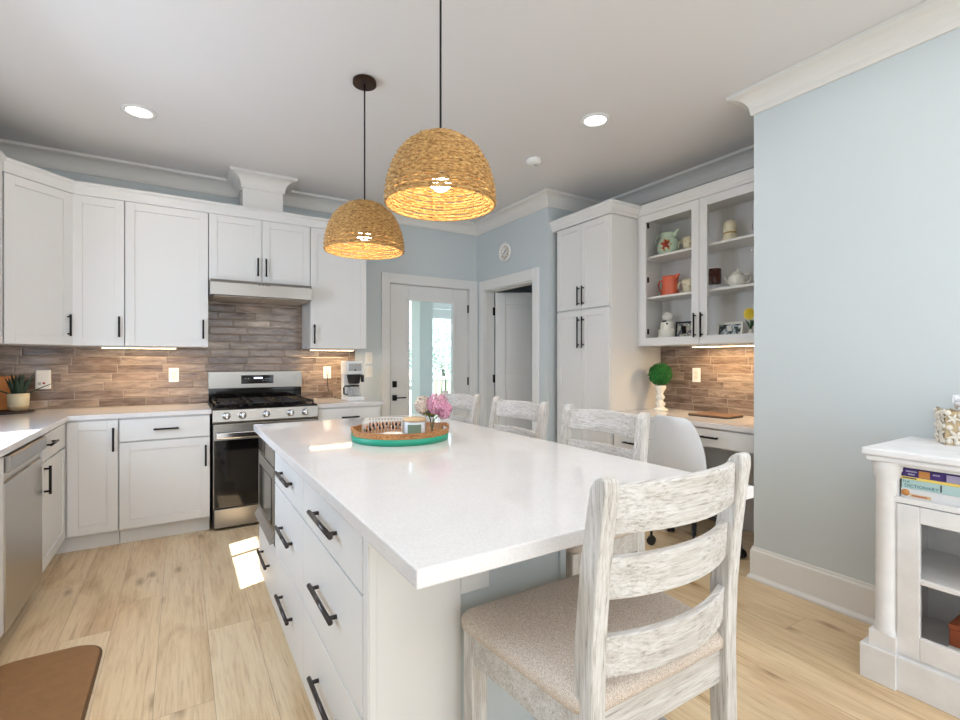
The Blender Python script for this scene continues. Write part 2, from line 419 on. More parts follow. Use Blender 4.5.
crown = [(0, ZC-.001), (0, cz), (.012, cz), (.014, cz+.014)] + [(.016+.074*(1-math.cos(a)), cz+.018+.082*math.sin(a)) for a in [PI/2*i/7 for i in range(8)]] + [(.104, cz+.104), (.104, ZC-.001)]
CX0, CX1, CY = .435, .745, 4.42
path = [(XL, -3.18), (XL, YB), (CX0, YB), (CX0, CY), (CX1, CY), (CX1, YB), (XC, YB), (XC, 3.475), (XN, 3.475), (XN, YR), (XR, YR), (XR, -3.18)]
o = sweep(path, crown, 'trim_1', 'crown'); o['kind'] = 'structure'; o['label'] = 'white cove crown moulding along the ceiling'
base = [(0, 0.0005), (.028, .0005), (.028, .012), (.017, .026), (.015, .03), (.015, .165), (.010, .172), (.008, .186), (0, .186)]
for i, p in enumerate(([(XN-.01, YR), (XR, YR), (XR, -3.18)], [(XC, 3.60), (XC, 3.475), (XC+.04, 3.475)], [(1.60, YB), (1.72, YB)], [(XN, 3.36), (XN, 3.475-.04)][:0])):
    if not p: continue
    o = sweep(p, base, 'baseboard_'+['right', 'hall', 'back'][i], 'trim'); o['kind'] = 'structure'
struct('trim_2', MB().box(CX0, CX1, CY, YB, 2.535, ZC), 'crown', label='white boxed duct chase rising from the range cabinets to the ceiling')

# tiled backsplash
m = MB(); m.box(XL, 1.47, YB-.011, YB, .906, 1.372); m.box(.186, .968, YB-.011, YB, 1.372, 1.90)
struct('trim_3', m, 'tilex', label='glossy taupe brick tile backsplash behind the range')
struct('trim_4', MB().box(XL, XL+.011, 3.2, YB-.011, .906, 1.372), 'tiley')
struct('trim_5', MB().box(XN-.011, XN, YR+.001, 2.768, .853, 1.385), 'tiley', label='brown tile backsplash over the desk')

# door 1: glazed door to the porch
c = MB()
c.box(DX0-.09, DX0, YB-.02, YB, 0, DZ+.1); c.box(DX1, XC-.001, YB-.02, YB, 0, DZ+.1); c.box(DX0, DX1, YB-.02, YB, DZ, DZ+.1)
c.box(DX0, DX0+.008, YB, YB+.12, 0, DZ); c.box(DX1-.008, DX1, YB, YB+.12, 0, DZ); c.box(DX0, DX1, YB, YB+.12, DZ-.006, DZ)
struct('trim_6', c, 'trim', .004, 'white casing around the glazed door')
d = MB(); a0, a1 = DX0+.012, DX1-.012; g0, g1, gz0, gz1 = 2.055, 2.585, .26, 1.905; yd = YB+.004
d.box(a0, g0, yd, yd+.045, .008, DZ-.01); d.box(g1, a1, yd, yd+.045, .008, DZ-.01); d.box(g0, g1, yd, yd+.045, .008, gz0); d.box(g0, g1, yd, yd+.045, gz1, DZ-.01)
for q in ((g0-.03, g0+.004, gz0-.03, gz1+.03), (g1-.004, g1+.03, gz0-.03, gz1+.03)): d.box(q[0], q[1], yd-.01, yd, q[2], q[3])
d.box(g0, g1, yd-.01, yd, gz1-.004, gz1+.03); d.box(g0, g1, yd-.01, yd, gz0-.03, gz0+.004)
door1 = struct('door_1', d, 'trim', .003, 'white door with a full glass lite leading to the porch')
MB().box(g0, g1, yd+.018, yd+.024, gz0, gz1).build('glass_pane', 'doorglass', door1)
h = MB(); h.box(1.868, 1.916, yd-.012, yd, .985, 1.05)
h.build('deadbolt', 'black', door1, .003)
h = MB(); h.box(1.868, 1.916, yd-.012, yd, .845, .905); h.cyl((1.892, yd-.012, .876), (1.892, yd-.045, .876), .010); h.box(1.884, 2.005, yd-.052, yd-.040, .870, .883)
h.build('door_handle', 'black', door1, .002)
for z in (1.85, 1.03, .22):
    MB().box(2.770, 2.784, yd-.014, yd, z-.045, z+.045).build('hinge', 'black', door1, .002)
# door 2: opened into the utility room
c = MB()
c.box(XC-.02, XC, HY1, HY1+.09, 0, HZ+.11); c.box(XC-.02, XC, HY0-.09, HY0, 0, HZ+.11); c.box(XC-.02, XC, HY0, HY1, HZ, HZ+.11)
c.box(XC-.001, XC+.121, HY1-.012, HY1, 0, HZ); c.box(XC-.001, XC+.121, HY0, HY0+.012, 0, HZ); c.box(XC-.001, XC+.121, HY0+.012, HY1-.012, HZ-.012, HZ)
struct('trim_7', c, 'trim', .004, 'white casing around the open doorway')
d = MB(); w, hh, t, r = .84, 2.02, .038, .115
d.m = Matrix.Translation((XC+.128, HY1-.016, .008)) @ Matrix.Rotation(math.radians(-32), 4, 'Z')
def leaf_door(d, w, hh, t, r):
    d.box(0, r, -t, 0, 0, hh); d.box(w-r, w, -t, 0, 0, hh)
    for z0, z1 in ((0, .22), (.98, 1.12), (hh-.13, hh)): d.box(r, w-r, -t, 0, z0, z1)
    for z0, z1 in ((.22, .98), (1.12, hh-.13)):
        d.box(r, w-r, -t+.010, -.010, z0, z1); d.box(r+.035, w-r-.035, -t+.004, -.004, z0+.035, z1-.035)
leaf_door(d, w, hh, t, r)
door2 = struct('door_2', d, 'trim', .003, 'white two panel door standing open into the utility room')
for z in (1.82, 1.06, .2):
    MB().box(XC+.098, XC+.122, HY1-.024, HY1-.0125, z-.045, z+.045).build('hinge', 'black', door2)

# ------------------------------------------------------------------ cabinets
def shaker(mb, x0, x1, z0, z1, y=-.02, t=.02, r=.058, inset=.007):
    if z1-z0 < .2:
        mb.box(x0, x1, y, y+t, z0, z1); return
    mb.box(x0, x0+r, y, y+t, z0, z1); mb.box(x1-r, x1, y, y+t, z0, z1)
    mb.box(x0+r, x1-r, y, y+t, z0, z0+r); mb.box(x0+r, x1-r, y, y+t, z1-r, z1)
    mb.box(x0+r, x1-r, y+inset, y+t, z0+r, z1-r)
def pull(par, a, b, horiz, at_, y=-.02, mat='black', r=.0068, out=.026):
    """bar pull from a to b along x (horiz) or z; at_ is the other coordinate"""
    mb = MB(); e = (b-a)*.10
    f = (lambda t, yy: (t, yy, at_)) if horiz else (lambda t, yy: (at_, yy, t))
    mb.tube([f(a, y-out), f(b, y-out)], r, 8)
    for t in (a+e, b-e): mb.tube([f(t, y), f(t, y-out)], r*.85, 8)
    return mb.build('handle', mat, par)
def cabinet(name, label, loc, rz, w, d, h, fronts, toe=0, cat='cabinet', group=None, slab=False, pm='black', pr=.0068, po=.026, body=None):
    t = thing(name, label, cat, loc, rz, group)
    mb = MB()
    if body: body(mb)
    else:
        mb.box(.001, w-.001, 0, d, toe, h)
        if toe: mb.box(.001, w-.001, .05, d, .0005, toe)
    mb.build('body', 'cab', t)
    for kind, x0, x1, z0, z1, hd in fronts:
        f = MB()
        if slab: f.box(x0+.0015, x1-.0015, -.02, -.0003, z0+.0015, z1-.0015)
        else: shaker(f, x0+.002, x1-.002, z0+.002, z1-.002, -.0203)
        fo = f.build(kind, 'cab', t, .0015)
        if hd:
            pull(fo, *hd, mat=pm, r=pr, out=po)
    return t
UZ0, UZ1 = 1.372, 2.44
gU = None
# back wall uppers
cabinet('upper_cabinet', 'narrow white upper cabinet between the angled corner cabinet and the wide one', (-.655, 4.41, UZ0), 0, .302, YB-4.41-.012, UZ1-UZ0, [('door', 0, .302, 0, UZ1-UZ0, (.065, .215, False, .272))])
cabinet('upper_cabinet', 'wide single door white upper cabinet left of the range hood', (-.351, 4.41, UZ0), 0, .536, YB-4.41-.012, UZ1-UZ0, [('door', 0, .536, 0, UZ1-UZ0, (.065, .215, False, .500))])
cabinet('upper_cabinet', 'short two door white cabinet above the range hood', (.187, 4.41, 1.905), 0, .778, YB-4.41-.012, UZ1-1.905, [('door', 0, .389, 0, UZ1-1.905, (.06, .21, False, .357)), ('door', .389, .778, 0, UZ1-1.905, (.06, .21, False, .420))])
cabinet('upper_cabinet', 'single door white upper cabinet right of the range hood above the coffee maker', (.967, 4.41, UZ0), 0, .508, YB-4.41-.001, UZ1-UZ0, [('door', 0, .508, 0, UZ1-UZ0, (.04, .21, False, .032))])
# diagonal corner
DL = math.hypot(.955-.656, 4.41-4.111)
t = thing('corner_cabinet', 'angled white corner upper cabinet at the far left', 'cabinet', (-.955, 4.111, UZ0))
m = MB(); m.prism([(x+.955, y-4.111) for x, y in ((XL+.012, YB-.012), (XL+.012, 4.112), (-.955, 4.112), (-.657, 4.41), (-.657, YB-.012))], 0, UZ1-UZ0); m.build('body', 'cab', t)
f = MB(); f.m = Matrix.Rotation(PI/4, 4, 'Z'); shaker(f, .010, DL-.006, .002, UZ1-UZ0-.002, -.0203); fo = f.build('door', 'cab', t, .0015)
hd = pull(fo, .065, .215, False, DL-.040); hd.rotation_euler = (0, 0, PI/4)
cabinet('upper_cabinet', 'white upper cabinet on the left wall, cut by the left edge of the photo', (-.955, 3.485, UZ0), PI/2, .592, .303, UZ1-UZ0, [("door", 0, .590, 0, UZ1-UZ0, None)])
# cornice
cp = [(-.02, 0), (.02, 0), (.024, .02), (.024, .062), (.034, .075), (.034, .09), (-.02, .09)]
cor = sweep([(-.955, 3.49), (-.955, 4.106), (-.651, 4.41), (1.475, 4.41), (1.475, YB-.001)], [(p, UZ1+.001+z) for p, z in cp], 'cabinet_cornice', 'cab')
tag(cor, 'long white cornice strip capping the kitchen upper cabinets', 'cornice')
# under-cabinet lights
def led(x0, x1, y, z, label, axis='x', power=5):
    t = thing('under_cabinet_light', label, 'light', ((x0+x1)/2 if axis == 'x' else y, y if axis == 'x' else (x0+x1)/2, z), 0, 'under-cabinet light bars')
    L = (x1-x0)/2
    a = MB(); b = MB()
    if axis == 'x':
        a.box(-L, L, -.02, .02, -.012, 0); b.box(-L+.005, L-.005, -.016, .016, -.0145, -.0122)
    else:
        a.box(-.02, .02, -L, L, -.012, 0); b.box(-.016, .016, -L+.005, L-.005, -.0145, -.0122)
    a.build('housing', 'plast', t, .001); b.build('diffuser', 'ledw', t)
    o = lamp('led_light', 'AREA', (0, 0, -.018), power, (1, .70, .38), shape='RECTANGLE', size=(2*L if axis == 'x' else .04), size_y=(.04 if axis == 'x' else 2*L))
    o.parent = t
led(-.50, -.03, 4.50, UZ0-.001, 'glowing light bar under the upper cabinet left of the range', power=3.2)
led(1.0, 1.4, 4.55, UZ0-.001, 'glowing light bar above the coffee maker', power=2.2)
led(1.75, 2.35, 3.44, 1.383, 'glowing light bar under the glass door cabinet over the desk', 'y', 4.2)

# back base run
BZ = .872
cabinet('base_cabinet', 'white corner base cabinet with one tall door left of the drawer cabinet', (-.72, 4.09, 0), 0, .360, .62, BZ, [('door', .088, .358, .115, .862, (.655, .815, False, .333))], toe=.11)
cabinet('base_cabinet', 'white base cabinet with drawer over door left of the range', (-.358, 4.09, 0), 0, .540, .62, BZ, [('drawer', 0, .54, .712, .862, (.195, .345, True, .787)), ('door', 0, .54, .115, .706, (.495, .65, False, .512))], toe=.11)
cabinet('base_cabinet', 'short white base cabinet right of the range under the coffee maker', (.957, 4.09, 0), 0, .53, .62, BZ, [('drawer', 0, .53, .712, .862, (.19, .34, True, .787)), ('door', 0, .53, .115, .706, (.495, .65, False, .04))], toe=.11)
# left run (faces +x); local x runs along +y
cabinet('base_cabinet', 'white base cabinet with small drawer and door beside the dishwasher', (-.636-.02, 3.462, 0), PI/2, .62, .58, BZ, [('drawer', 0, .60, .712, .862, (.05, .235, True, .80)), ('door', 0, .60, .115, .706, (.535, .69, False, .032))], toe=.11)
cabinet('base_cabinet', 'white base cabinet under the sink window, cut by the left edge', (-.656, 1.0, 0), PI/2, 1.79, .58, BZ, [('door', 0, .9, .115, .862, None), ('door', .9, 1.79, .115, .862, None)], toe=.11)
m = MB()
m.prism([(XL+.012, YB-.012), (XL+.012, .9), (-.622, .9), (-.622, 4.068), (.192, 4.068), (.192, YB-.012)], BZ+.001, .905)
tag(m.build('worktop', 'quartz', bevel=.003), 'white L-shaped quartz worktop left of the range', 'worktop')
m = MB().box(.955, 1.535, 4.068, YB-.012, BZ+.001, .905)
tag(m.build('worktop', 'quartz', bevel=.003), 'short white quartz worktop right of the range', 'worktop')

# dishwasher
t = thing('dishwasher', 'stainless steel dishwasher with bar handle at the left edge', 'dishwasher', (-.635, 2.80, 0), PI/2)
m = MB().box(.003, .652, .02, .58, .10, .865); m.box(.003, .652, .07, .58, .0005, .10); m.build('tub', 'dark', t)
m = MB(); m.prism([(.004, 0), (.651, 0), (.651, .02), (.004, .02)], .10, .745); m.box(.004, .651, .012, .02, .745, .862)
m.build('door', 'steelv', t, .003)
m = MB(); P = [(.012, .862), (-.012, .861), (-.018, .852), (-.018, .800), (-.012, .790), (.004, .789), (0.012, .80)]
a = [m.v((.004, p[0], p[1])) for p in P]; b = [m.v((.651, p[0], p[1])) for p in P]
m.b.faces.new(a); m.b.faces.new(b[::-1])
for i in range(7): m.b.faces.new((a[i], b[i], b[(i+1) % 7], a[(i+1) % 7]))
m.build('handle', 'steely', t, .002)

# ------------------------------------------------------------------ range
t = thing('gas_range', 'stainless steel gas range with five knobs between the back wall cabinets', 'range', (.195, 4.05, 0))
RW = .757
MB().box(.004, RW-.004, .03, .655, .015, .90).build('body', 'dark', t)
MB().box(.012, RW-.012, .0, .03, .022, .160).build('bottom_drawer', 'steel', t, .004)
d = MB(); d.box(.006, RW-.006, .002, .03, .168, .792); dr = d.build('oven_door', 'steel', t, .003)
MB().box(.012, RW-.012, -.002, .001, .172, .672).build('window', 'blackgl', dr, .001)
m = MB(); m.box(.02, RW-.02, -.056, -.030, .690, .735); m.box(.03, .06, -.035, .003, .695, .73); m.box(RW-.06, RW-.03, -.035, .003, .695, .73)
m.build('handle', 'chrome', dr, .006)
m = MB(); P = [(-.004, .800), (-.012, .812), (.002, .896), (.04, .905), (.04, .80)]
a = [m.v((.002, *p)) for p in P]; b = [m.v((RW-.002, *p)) for p in P]
m.b.faces.new(a); m.b.faces.new(b[::-1])
for i in range(5): m.b.faces.new((a[i], b[i], b[(i+1) % 5], a[(i+1) % 5]))
m.build('control_panel', 'steel', t)
for x in (.093, .200, .365, .545, .655):
    m = MB(); m.m = Matrix.Translation((x, -.006, .852)) @ Matrix.Rotation(math.radians(80), 4, 'X')
    m.lathe([(0, 0), (.027, 0), (.027, .008), (.022, .012), (.021, .032), (.017, .036), (0, .036)], seg=20)
    m.box(-.004, .004, -.020, .020, .03, .042)
    m.build('knob', 'chrome', t)
MB().box(.004, RW-.004, .0, .63, .901, .912).build('cooktop', 'blackgl', t, .003)
for x0, x1 in ((.03, .255), (.265, .49), (.50, .727)):
    g = MB(); z = .936
    for y in (.05, .33, .60): g.tube([(x0, y, z), (x1, y, z)], .008, 6)
    for x in (x0, (x0+x1)/2, x1): g.tube([(x, .05, z), (x, .60, z)], .008, 6)
    for y in (.12, .19, .26, .40, .47, .54): g.tube([(x0+.03, y, z+.002), (x1-.03, y, z+.002)], .006, 6)
    for x in (x0, x1):
        for y in (.05, .33, .60): g.tube([(x, y, z), (x, y, .912)], .008, 6)
    g.build('grate', 'iron', t)
for x, y in ((.14, .18), (.14, .47), (.378, .33), (.61, .18), (.61, .47)):
    MB().lathe([(0, 0), (.045, 0), (.045, .008), (.034, .011), (.03, .018), (0, .019)], (x, y, .912), 18).build('burner', 'iron', t)
MB().box(.004, RW-.004, .635, .672, .905, 1.022).build('rear_panel', 'blackgl', t)
bg = MB().box(.0, RW, .605, .672, 1.023, 1.172).build('backguard', 'steel', t, .005)
MB().box(.25, .51, .601, .606, 1.063, 1.137).build('display', 'blackgl', bg, .001)
m = MB(); m.box(.350, .420, .5995, .6012, 1.106, 1.118); m.build('clock_digits', 'disp', bg)
for x in (.275, .300, .445, .470): MB().box(x, x+.014, .5998, .6012, 1.106, 1.109).build('keypad_mark', 'greyp', bg)

# hood
t = thing('range_hood', 'slim stainless steel range hood above the gas range', 'range hood', (.192, 4.24, 1.778))
m = MB(); P = [(0, .004), (0, .100), (.025, .124), (.485, .124), (.485, .0), (.0, .0)]
a = [m.v((0, *p)) for p in P]; b = [m.v((.757, *p)) for p in P]
m.b.faces.new(a); m.b.faces.new(b[::-1])
for i in range(6): m.b.faces.new((a[i], b[i], b[(i+1) % 6], a[(i+1) % 6]))
m.build('canopy', 'steel', t, .003)
for x in (.03, .385): MB().box(x, x+.345, .03, .44, -.007, -.0005).build('filter', 'hoodf', t, .002)
m = MB()
for x in (.34, .365, .39, .41): m.box(x, x+.014, -.004, 0, .092, .099)
m.build('button_row', 'gun', t)

# ------------------------------------------------------------------ pantry and desk alcove
PX, PY0, PY1 = 2.975, 2.771, 3.415
cabinet('pantry_cabinet', 'tall white pantry cabinet with two upper and two lower doors', (PX, PY1, 0), -PI/2, PY1-PY0, XN-PX-.001, 2.462,
        [('door', .0, .322, 1.715, 2.452, (.05, .21, False, .294)), ('door', .322, .644, 1.715, 2.452, (.05, .21, False, .350)),
         ('door', .0, .322, .115, 1.700, (1.345, 1.655, False, .294)), ('door', .322, .644, .115, 1.700, (1.345, 1.655, False, .350))], toe=.11) if False else None
t = thing('pantry_cabinet', 'tall white pantry cabinet with four doors left of the desk', 'cabinet', (PX, PY1, 0), -PI/2)
w = PY1-PY0
m = MB(); m.box(0, w, 0, XN-PX-.001, .11, 2.462); m.box(.0, w, .05, XN-PX-.001, .0005, .11); m.build('body', 'cab', t)
for (x0, x1, z0, z1, hx, h0, h1) in ((.004, w/2, 1.715, 2.455, w/2-.028, 1.745, 1.91), (w/2, w-.004, 1.715, 2.455, w/2+.028, 1.745, 1.91),
                                    (.004, w/2, .115, 1.700, w/2-.028, 1.375, 1.645), (w/2, w-.004, .115, 1.700, w/2+.028, 1.375, 1.645)):
    f = MB(); shaker(f, x0+.0015, x1-.0015, z0, z1, -.0203, r=.052)
    if z0 < 1: f.box(x0+.05, x1-.05, -.0203, -.001, .80, .86)
    fo = f.build('door', 'cab', t, .0015)
    pull(fo, h0, h1, False, hx)
pc = sweep([(XN-.002, 3.419), (2.955, 3.419), (2.955, 2.768), (3.315, 2.768)][1:3] if False else [(2.975, 3.419), (2.975, 2.768), (3.262, 2.768)], [(-.02, 2.463), (.002, 2.463), (.006, 2.48), (.014, 2.49), (.034, 2.53), (.042, 2.535), (.042, 2.556), (-.02, 2.556)][::-1], 'pantry_cornice', 'cab')
# the sweep wants the room on the right of the path; this path runs towards the camera, so flip it
bpy.data.objects.remove(pc)
def flip_sweep(path, prof, name):
    return sweep(path, [(-p, z) for p, z in prof], name, 'cab')
pc = sweep([(2.975, 3.474), (2.975, 2.769), (3.268, 2.769)], [(-.02, 2.463), (.022, 2.463), (.026, 2.48), (.034, 2.49), (.050, 2.528), (.058, 2.535), (.058, 2.556), (-.02, 2.556)], 'pantry_cornice', 'cab')
tag(pc, 'white flared cornice on top of the tall pantry cabinet', 'cornice')

GX = 3.29; GZ0, GZ1 = 1.385, 2.47
GY0, GY1 = YR+.003, 2.769
t = thing('display_cabinet', 'white upper cabinet with two glass doors showing shelves of china over the desk', 'cabinet', (GX, GY1, GZ0), -PI/2)
w = GY1-GY0; dp = XN-GX-.001; H_ = GZ1-GZ0
m = MB(); m.box(0, w, dp-.012, dp, 0, H_); m.box(0, .02, 0, dp-.012, 0, H_); m.box(w-.02, w, 0, dp-.012, 0, H_); m.box(.02, w-.02, 0, dp-.012, 0, .02); m.box(.02, w-.02, 0, dp-.012, H_-.02, H_)
m.build('body', 'cab', t)
for z in (1.796, 2.133): MB().box(.021, w-.021, .03, dp-.013, z-GZ0-.018, z-GZ0).build('shelf', 'cab', t, .001)
DM = GY1-2.185
for x0, x1, hx in ((.036, DM, DM-.028), (DM, w-.03, DM+.028)):
    f = MB(); r = .062; z0, z1, y = .004, H_-.002, -.0203
    x0 += .0015; x1 -= .0015
    f.box(x0, x0+r, y, -.0003, z0, z1); f.box(x1-r, x1, y, -.0003, z0, z1); f.box(x0+r, x1-r, y, -.0003, z0, z0+r); f.box(x0+r, x1-r, y, -.0003, z1-r, z1)
    fo = f.build('door', 'cab', t, .0015)
    MB().box(x0+r-.004, x1-r+.004, -.012, -.008, z0+r-.004, z1-r+.004).build('glass_pane', 'cglass', fo)
    pull(fo, .055, .235, False, hx)
for z in (.12, .55, 1.0):
    MB().box(.088, .106, .004, .016, z-.022, z+.022).build('hinge', 'black', t)
o = sweep([(GX, GY1-.002), (GX, GY0)], [(-.02, GZ1+.001), (.022, GZ1+.001), (.024, 2.49), (.030, 2.50), (.030, 2.556), (-.02, 2.556)], 'cornice', 'cab')
tag(o, 'flat white cornice strip on top of the glass door cabinet', 'cornice')

# desk
t = thing('desk', 'built-in white desk with pencil drawer and drawer pedestal in the alcove', 'desk', (3.005, GY1, 0), -PI/2)
w = GY1-GY0; dp = XN-3.005-.013
MB().box(0, w, -.03, dp, .819, .852).build('desktop', 'quartz', t, .003)
m = MB(); m.box(.0, .45, 0, dp, .11, .818); m.box(0, .45, .05, dp, .0005, .11); m.build('pedestal', 'cab', t)
m = MB(); m.box(.451, w-.001, .005, .03, .685, .818); m.box(w-.02, w-.001, .03, dp, .0005, .818); m.box(.451, w-.02, dp-.015, dp, .0005, .60); m.build('apron', 'cab', t)
f = MB().box(.47, w-.03, -.02, .004, .695, .808).build('drawer', 'cab', t, .0015); pull(f, .79, .92, True, .757)
for z0, z1 in ((.68, .808), (.42, .672), (.13, .412)):
    f = MB().box(.02, .44, -.02, -.0003, z0, z1).build('drawer', 'cab', t, .0015); pull(f, .13, .24, True, (z0+z1)/2 if z0 > .6 else z1-.05)

# ------------------------------------------------------------------ island
IX = .39
def idrawers(y1, y0, label, with_top=True):
    L = y1-y0; fr = []
    zs = [(.112, .400), (.404, .700), (.704, .868)] if with_top else [(.112, .405)]
    for z0, z1 in zs:
        hz = (z0+z1)/2
        a = L/2-.13
        fr.append(('drawer', 0, L, z0, z1, (a, a+.26, True, hz)))
    cabinet('island_cabinet', label, (IX, y1, 0), -PI/2, L, .58, BZ if with_top else .405, fr, toe=.11, slab=True, pm='gun', pr=.0075, po=.024)
idrawers(1.79, 1.135, 'island cabinet with three drawers nearest the camera')
idrawers(2.40, 1.79, 'island cabinet with three drawers in the middle, beside the microwave drawer')
idrawers(2.93, 2.40, 'low island cabinet with one drawer under the microwave drawer', False)
t = thing('microwave_drawer', 'stainless steel microwave drawer built into the far end of the island', 'microwave', (IX, 2.928, .407), -PI/2)
MB().box(.002, .524, 0, .56, 0, .463).build('body', 'dark', t)
fr = MB().box(.004, .522, -.024, -.001, .01, .355).build('door', 'steely', t, .002)
MB().box(.06, .46, -.027, -.0245, .08, .30).build('window', 'blackgl', fr)
m = MB(); P = [(-.024, .012), (-.042, .006), (-.045, .016), (-.024, .05)]
a = [m.v((.004, *p)) for p in P]; b = [m.v((.522, *p)) for p in P]
m.b.faces.new(a); m.b.faces.new(b[::-1])
for i in range(4): m.b.faces.new((a[i], b[i], b[(i+1) % 4], a[(i+1) % 4]))
m.build('handle', 'steely', fr, .001)
cp_ = MB().box(.004, .522, -.024, -.001, .362, .455).build('control_panel', 'steely', t, .003)
MB().box(.02, .25, -.0265, -.0242, .372, .445).build('keypad', 'blackgl', cp_)
t = thing('island_end_panel', 'pale end panel of the island behind the near stool', 'panel', (.372, 1.10, 0))
m = MB(); m.box(0, .252, 0, .034, .0005, BZ); m.box(.003, .021, -.004, 0, .0005, BZ); m.build('pilaster', 'cab', t, .002)
m = MB(); m.box(.253, .600, .014, .034, .0005, BZ); m.box(.600, .622, .006, .034, .0005, BZ); m.build('recessed_panel', 'wall', t, .001)
m = MB(); m.box(.972, .994, 1.136, 2.93, .0005, BZ)
for y in (1.16, 1.74, 2.32, 2.87): m.box(.994, 1.000, y, y+.05, .0005, BZ)
tag(m.build('island_back_panel', 'cab', bevel=.001), 'white panelled back of the island under the stool overhang', 'panel')
m = MB().box(.345, 1.40, .762, 2.962, BZ+.001, .908)
tag(m.build('island_worktop', 'quartz', bevel=.003), 'large white quartz worktop of the kitchen island', 'worktop')
t = thing('outlet', 'blank white outlet plate on the recessed island end under the worktop', 'outlet', (.662, 1.1135, .684))
MB().box(-.055, .055, -.006, 0, -.034, .034).build('plate', 'plast', t, .002)
MB().box(-.035, .035, -.008, -.006, -.016, .016).build('insert', 'plast', t, .001)

# ------------------------------------------------------------------ counter stools (front towards local +y)
def rounded_slab(mb, poly, z0, z1, r):
    pass
def make_stool(label):
    t = thing('counter_stool', label, 'stool', (.863, .852, 0), 0, 'ladder back counter stools around the island')
    # upholstered seat: rounded trapezoid with a domed top
    m = MB(); n = 10; rings = []
    def outline(ins, z, dome=0):
        pts = []
        P = [(-.236+ins, -.205+ins), (.236-ins, -.205+ins), (.278-ins, .207-ins), (-.278+ins, .207-ins)]
        r = max(.045-ins*.3, .01)
        for i in range(4):
            p = Vector(P[i]); a = (Vector(P[i-1])-p).normalized(); b = (Vector(P[(i+1) % 4])-p).normalized()
            for k in range(5):
                s = k/4
                q = p+a*r*(1-s)**2+b*r*s**2
                pts.append((q.x, q.y, z+dome))
        return [m.v(q) for q in pts]
    prof = [(.012, .603), (.0, .608), (-.002, .622), (.0, .632), (.008, .641), (.03, .648), (.07, .653), (.13, .657)]
    for ins, z in prof: rings.append(outline(ins, z))
    for a, b in zip(rings, rings[1:]):
        for i in range(len(a)): f = m.b.faces.new((a[i], a[(i+1) % len(a)], b[(i+1) % len(a)], b[i])); f.smooth = True
    m.b.faces.new(rings[0]); m.b.faces.new(rings[-1])
    m.build('seat', 'fabric', t)
    ap = MB()
    ap.box(-.20, .20, -.198, -.176, .525, .602); ap.box(-.235, .235, .170, .192, .525, .602)
    for s in (-1, 1):
        mm = [(s*.205, -.185), (s*.227, -.185), (s*.256, .185), (s*.234, .185)]
        if s < 0: mm = mm[::-1]
        ap.prism(mm, .525, .602)
    ap.build('seat_frame', 'woodx', t, .002)
    for s in (-1, 1):
        m = MB(); m.prism([(s*.214, .158), (s*.260, .158), (s*.260, .200), (s*.214, .200)][::s], .0005, .602)
        m.build('leg', 'woodz', t, .004)
    for s in (-1, 1):      # rear legs run up into curved back posts
        m = MB(); segs = []
        prof = [(0.0005, -.232, .017), (.20, -.212, .020), (.45, -.196, .023), (.62, -.192, .024), (.75, -.196, .024), (.88, -.208, .023), (.98, -.222, .021), (1.035, -.231, .020), (1.052, -.236, .014), (1.060, -.240, .006)]
        for z, y, hd in prof:
            segs.append([m.v((s*.213+dx, y+dy, z)) for dx, dy in ((-.019, -hd), (.019, -hd), (.019, hd), (-.019, hd))])
        for a, b in zip(segs, segs[1:]):
            for i in range(4): m.b.faces.new((a[i], a[(i+1) % 4], b[(i+1) % 4], b[i]))
        m.b.faces.new(segs[0]); m.b.faces.new(segs[-1])
        m.build('leg', 'woodz', t, .004)
    for z0, z1, yy, arch in ((.950, 1.040, -.222, .006), (.822, .902, -.204, .0), (.672, .752, -.196, .0)):
        m = MB(); a = []; N = 12
        for i in range(N+1):
            s = i/N*2-1; x = s*.196; y = yy-.040*(1-s*s)
            zt = z1+arch*(1-s*s)
            a.append([m.v((x, y-.009, z0)), m.v((x, y+.009, z0)), m.v((x, y+.009-.004, zt)), m.v((x, y-.009-.004, zt))])
        for p, q in zip(a, a[1:]):
            for i in range(4): m.b.faces.new((p[i], p[(i+1) % 4], q[(i+1) % 4], q[i]))
        m.b.faces.new(a[0]); m.b.faces.new(a[-1])
        m.build('back_slat', 'woodx', t, .003)
    MB().box(-.213, .213, .170, .190, .18, .225).build('footrest', 'woodx', t, .003)
    MB().box(-.200, .200, -.222, -.204, .24, .275).build('stretcher', 'woodx', t, .003)
    for s in (-1, 1):
        m = MB(); x = s*.228; m.box(x-.009, x+.009, -.195, .157, .28, .315); m.build('stretcher', 'woody', t, .003)
    return t
st = make_stool('whitewashed ladder-back stool with beige seat at the near end of the island')
dup(st, (1.335, 1.50, 0), PI/2+.02, 'whitewashed ladder-back stool on the far side of the island, nearest the desk chair')
dup(st, (1.318, 2.10, 0), PI/2, 'whitewashed ladder-back stool on the far side of the island, the middle one')
dup(st, (1.318, 2.745, 0), PI/2, 'whitewashed ladder-back stool farthest along the island, behind the pink flowers')

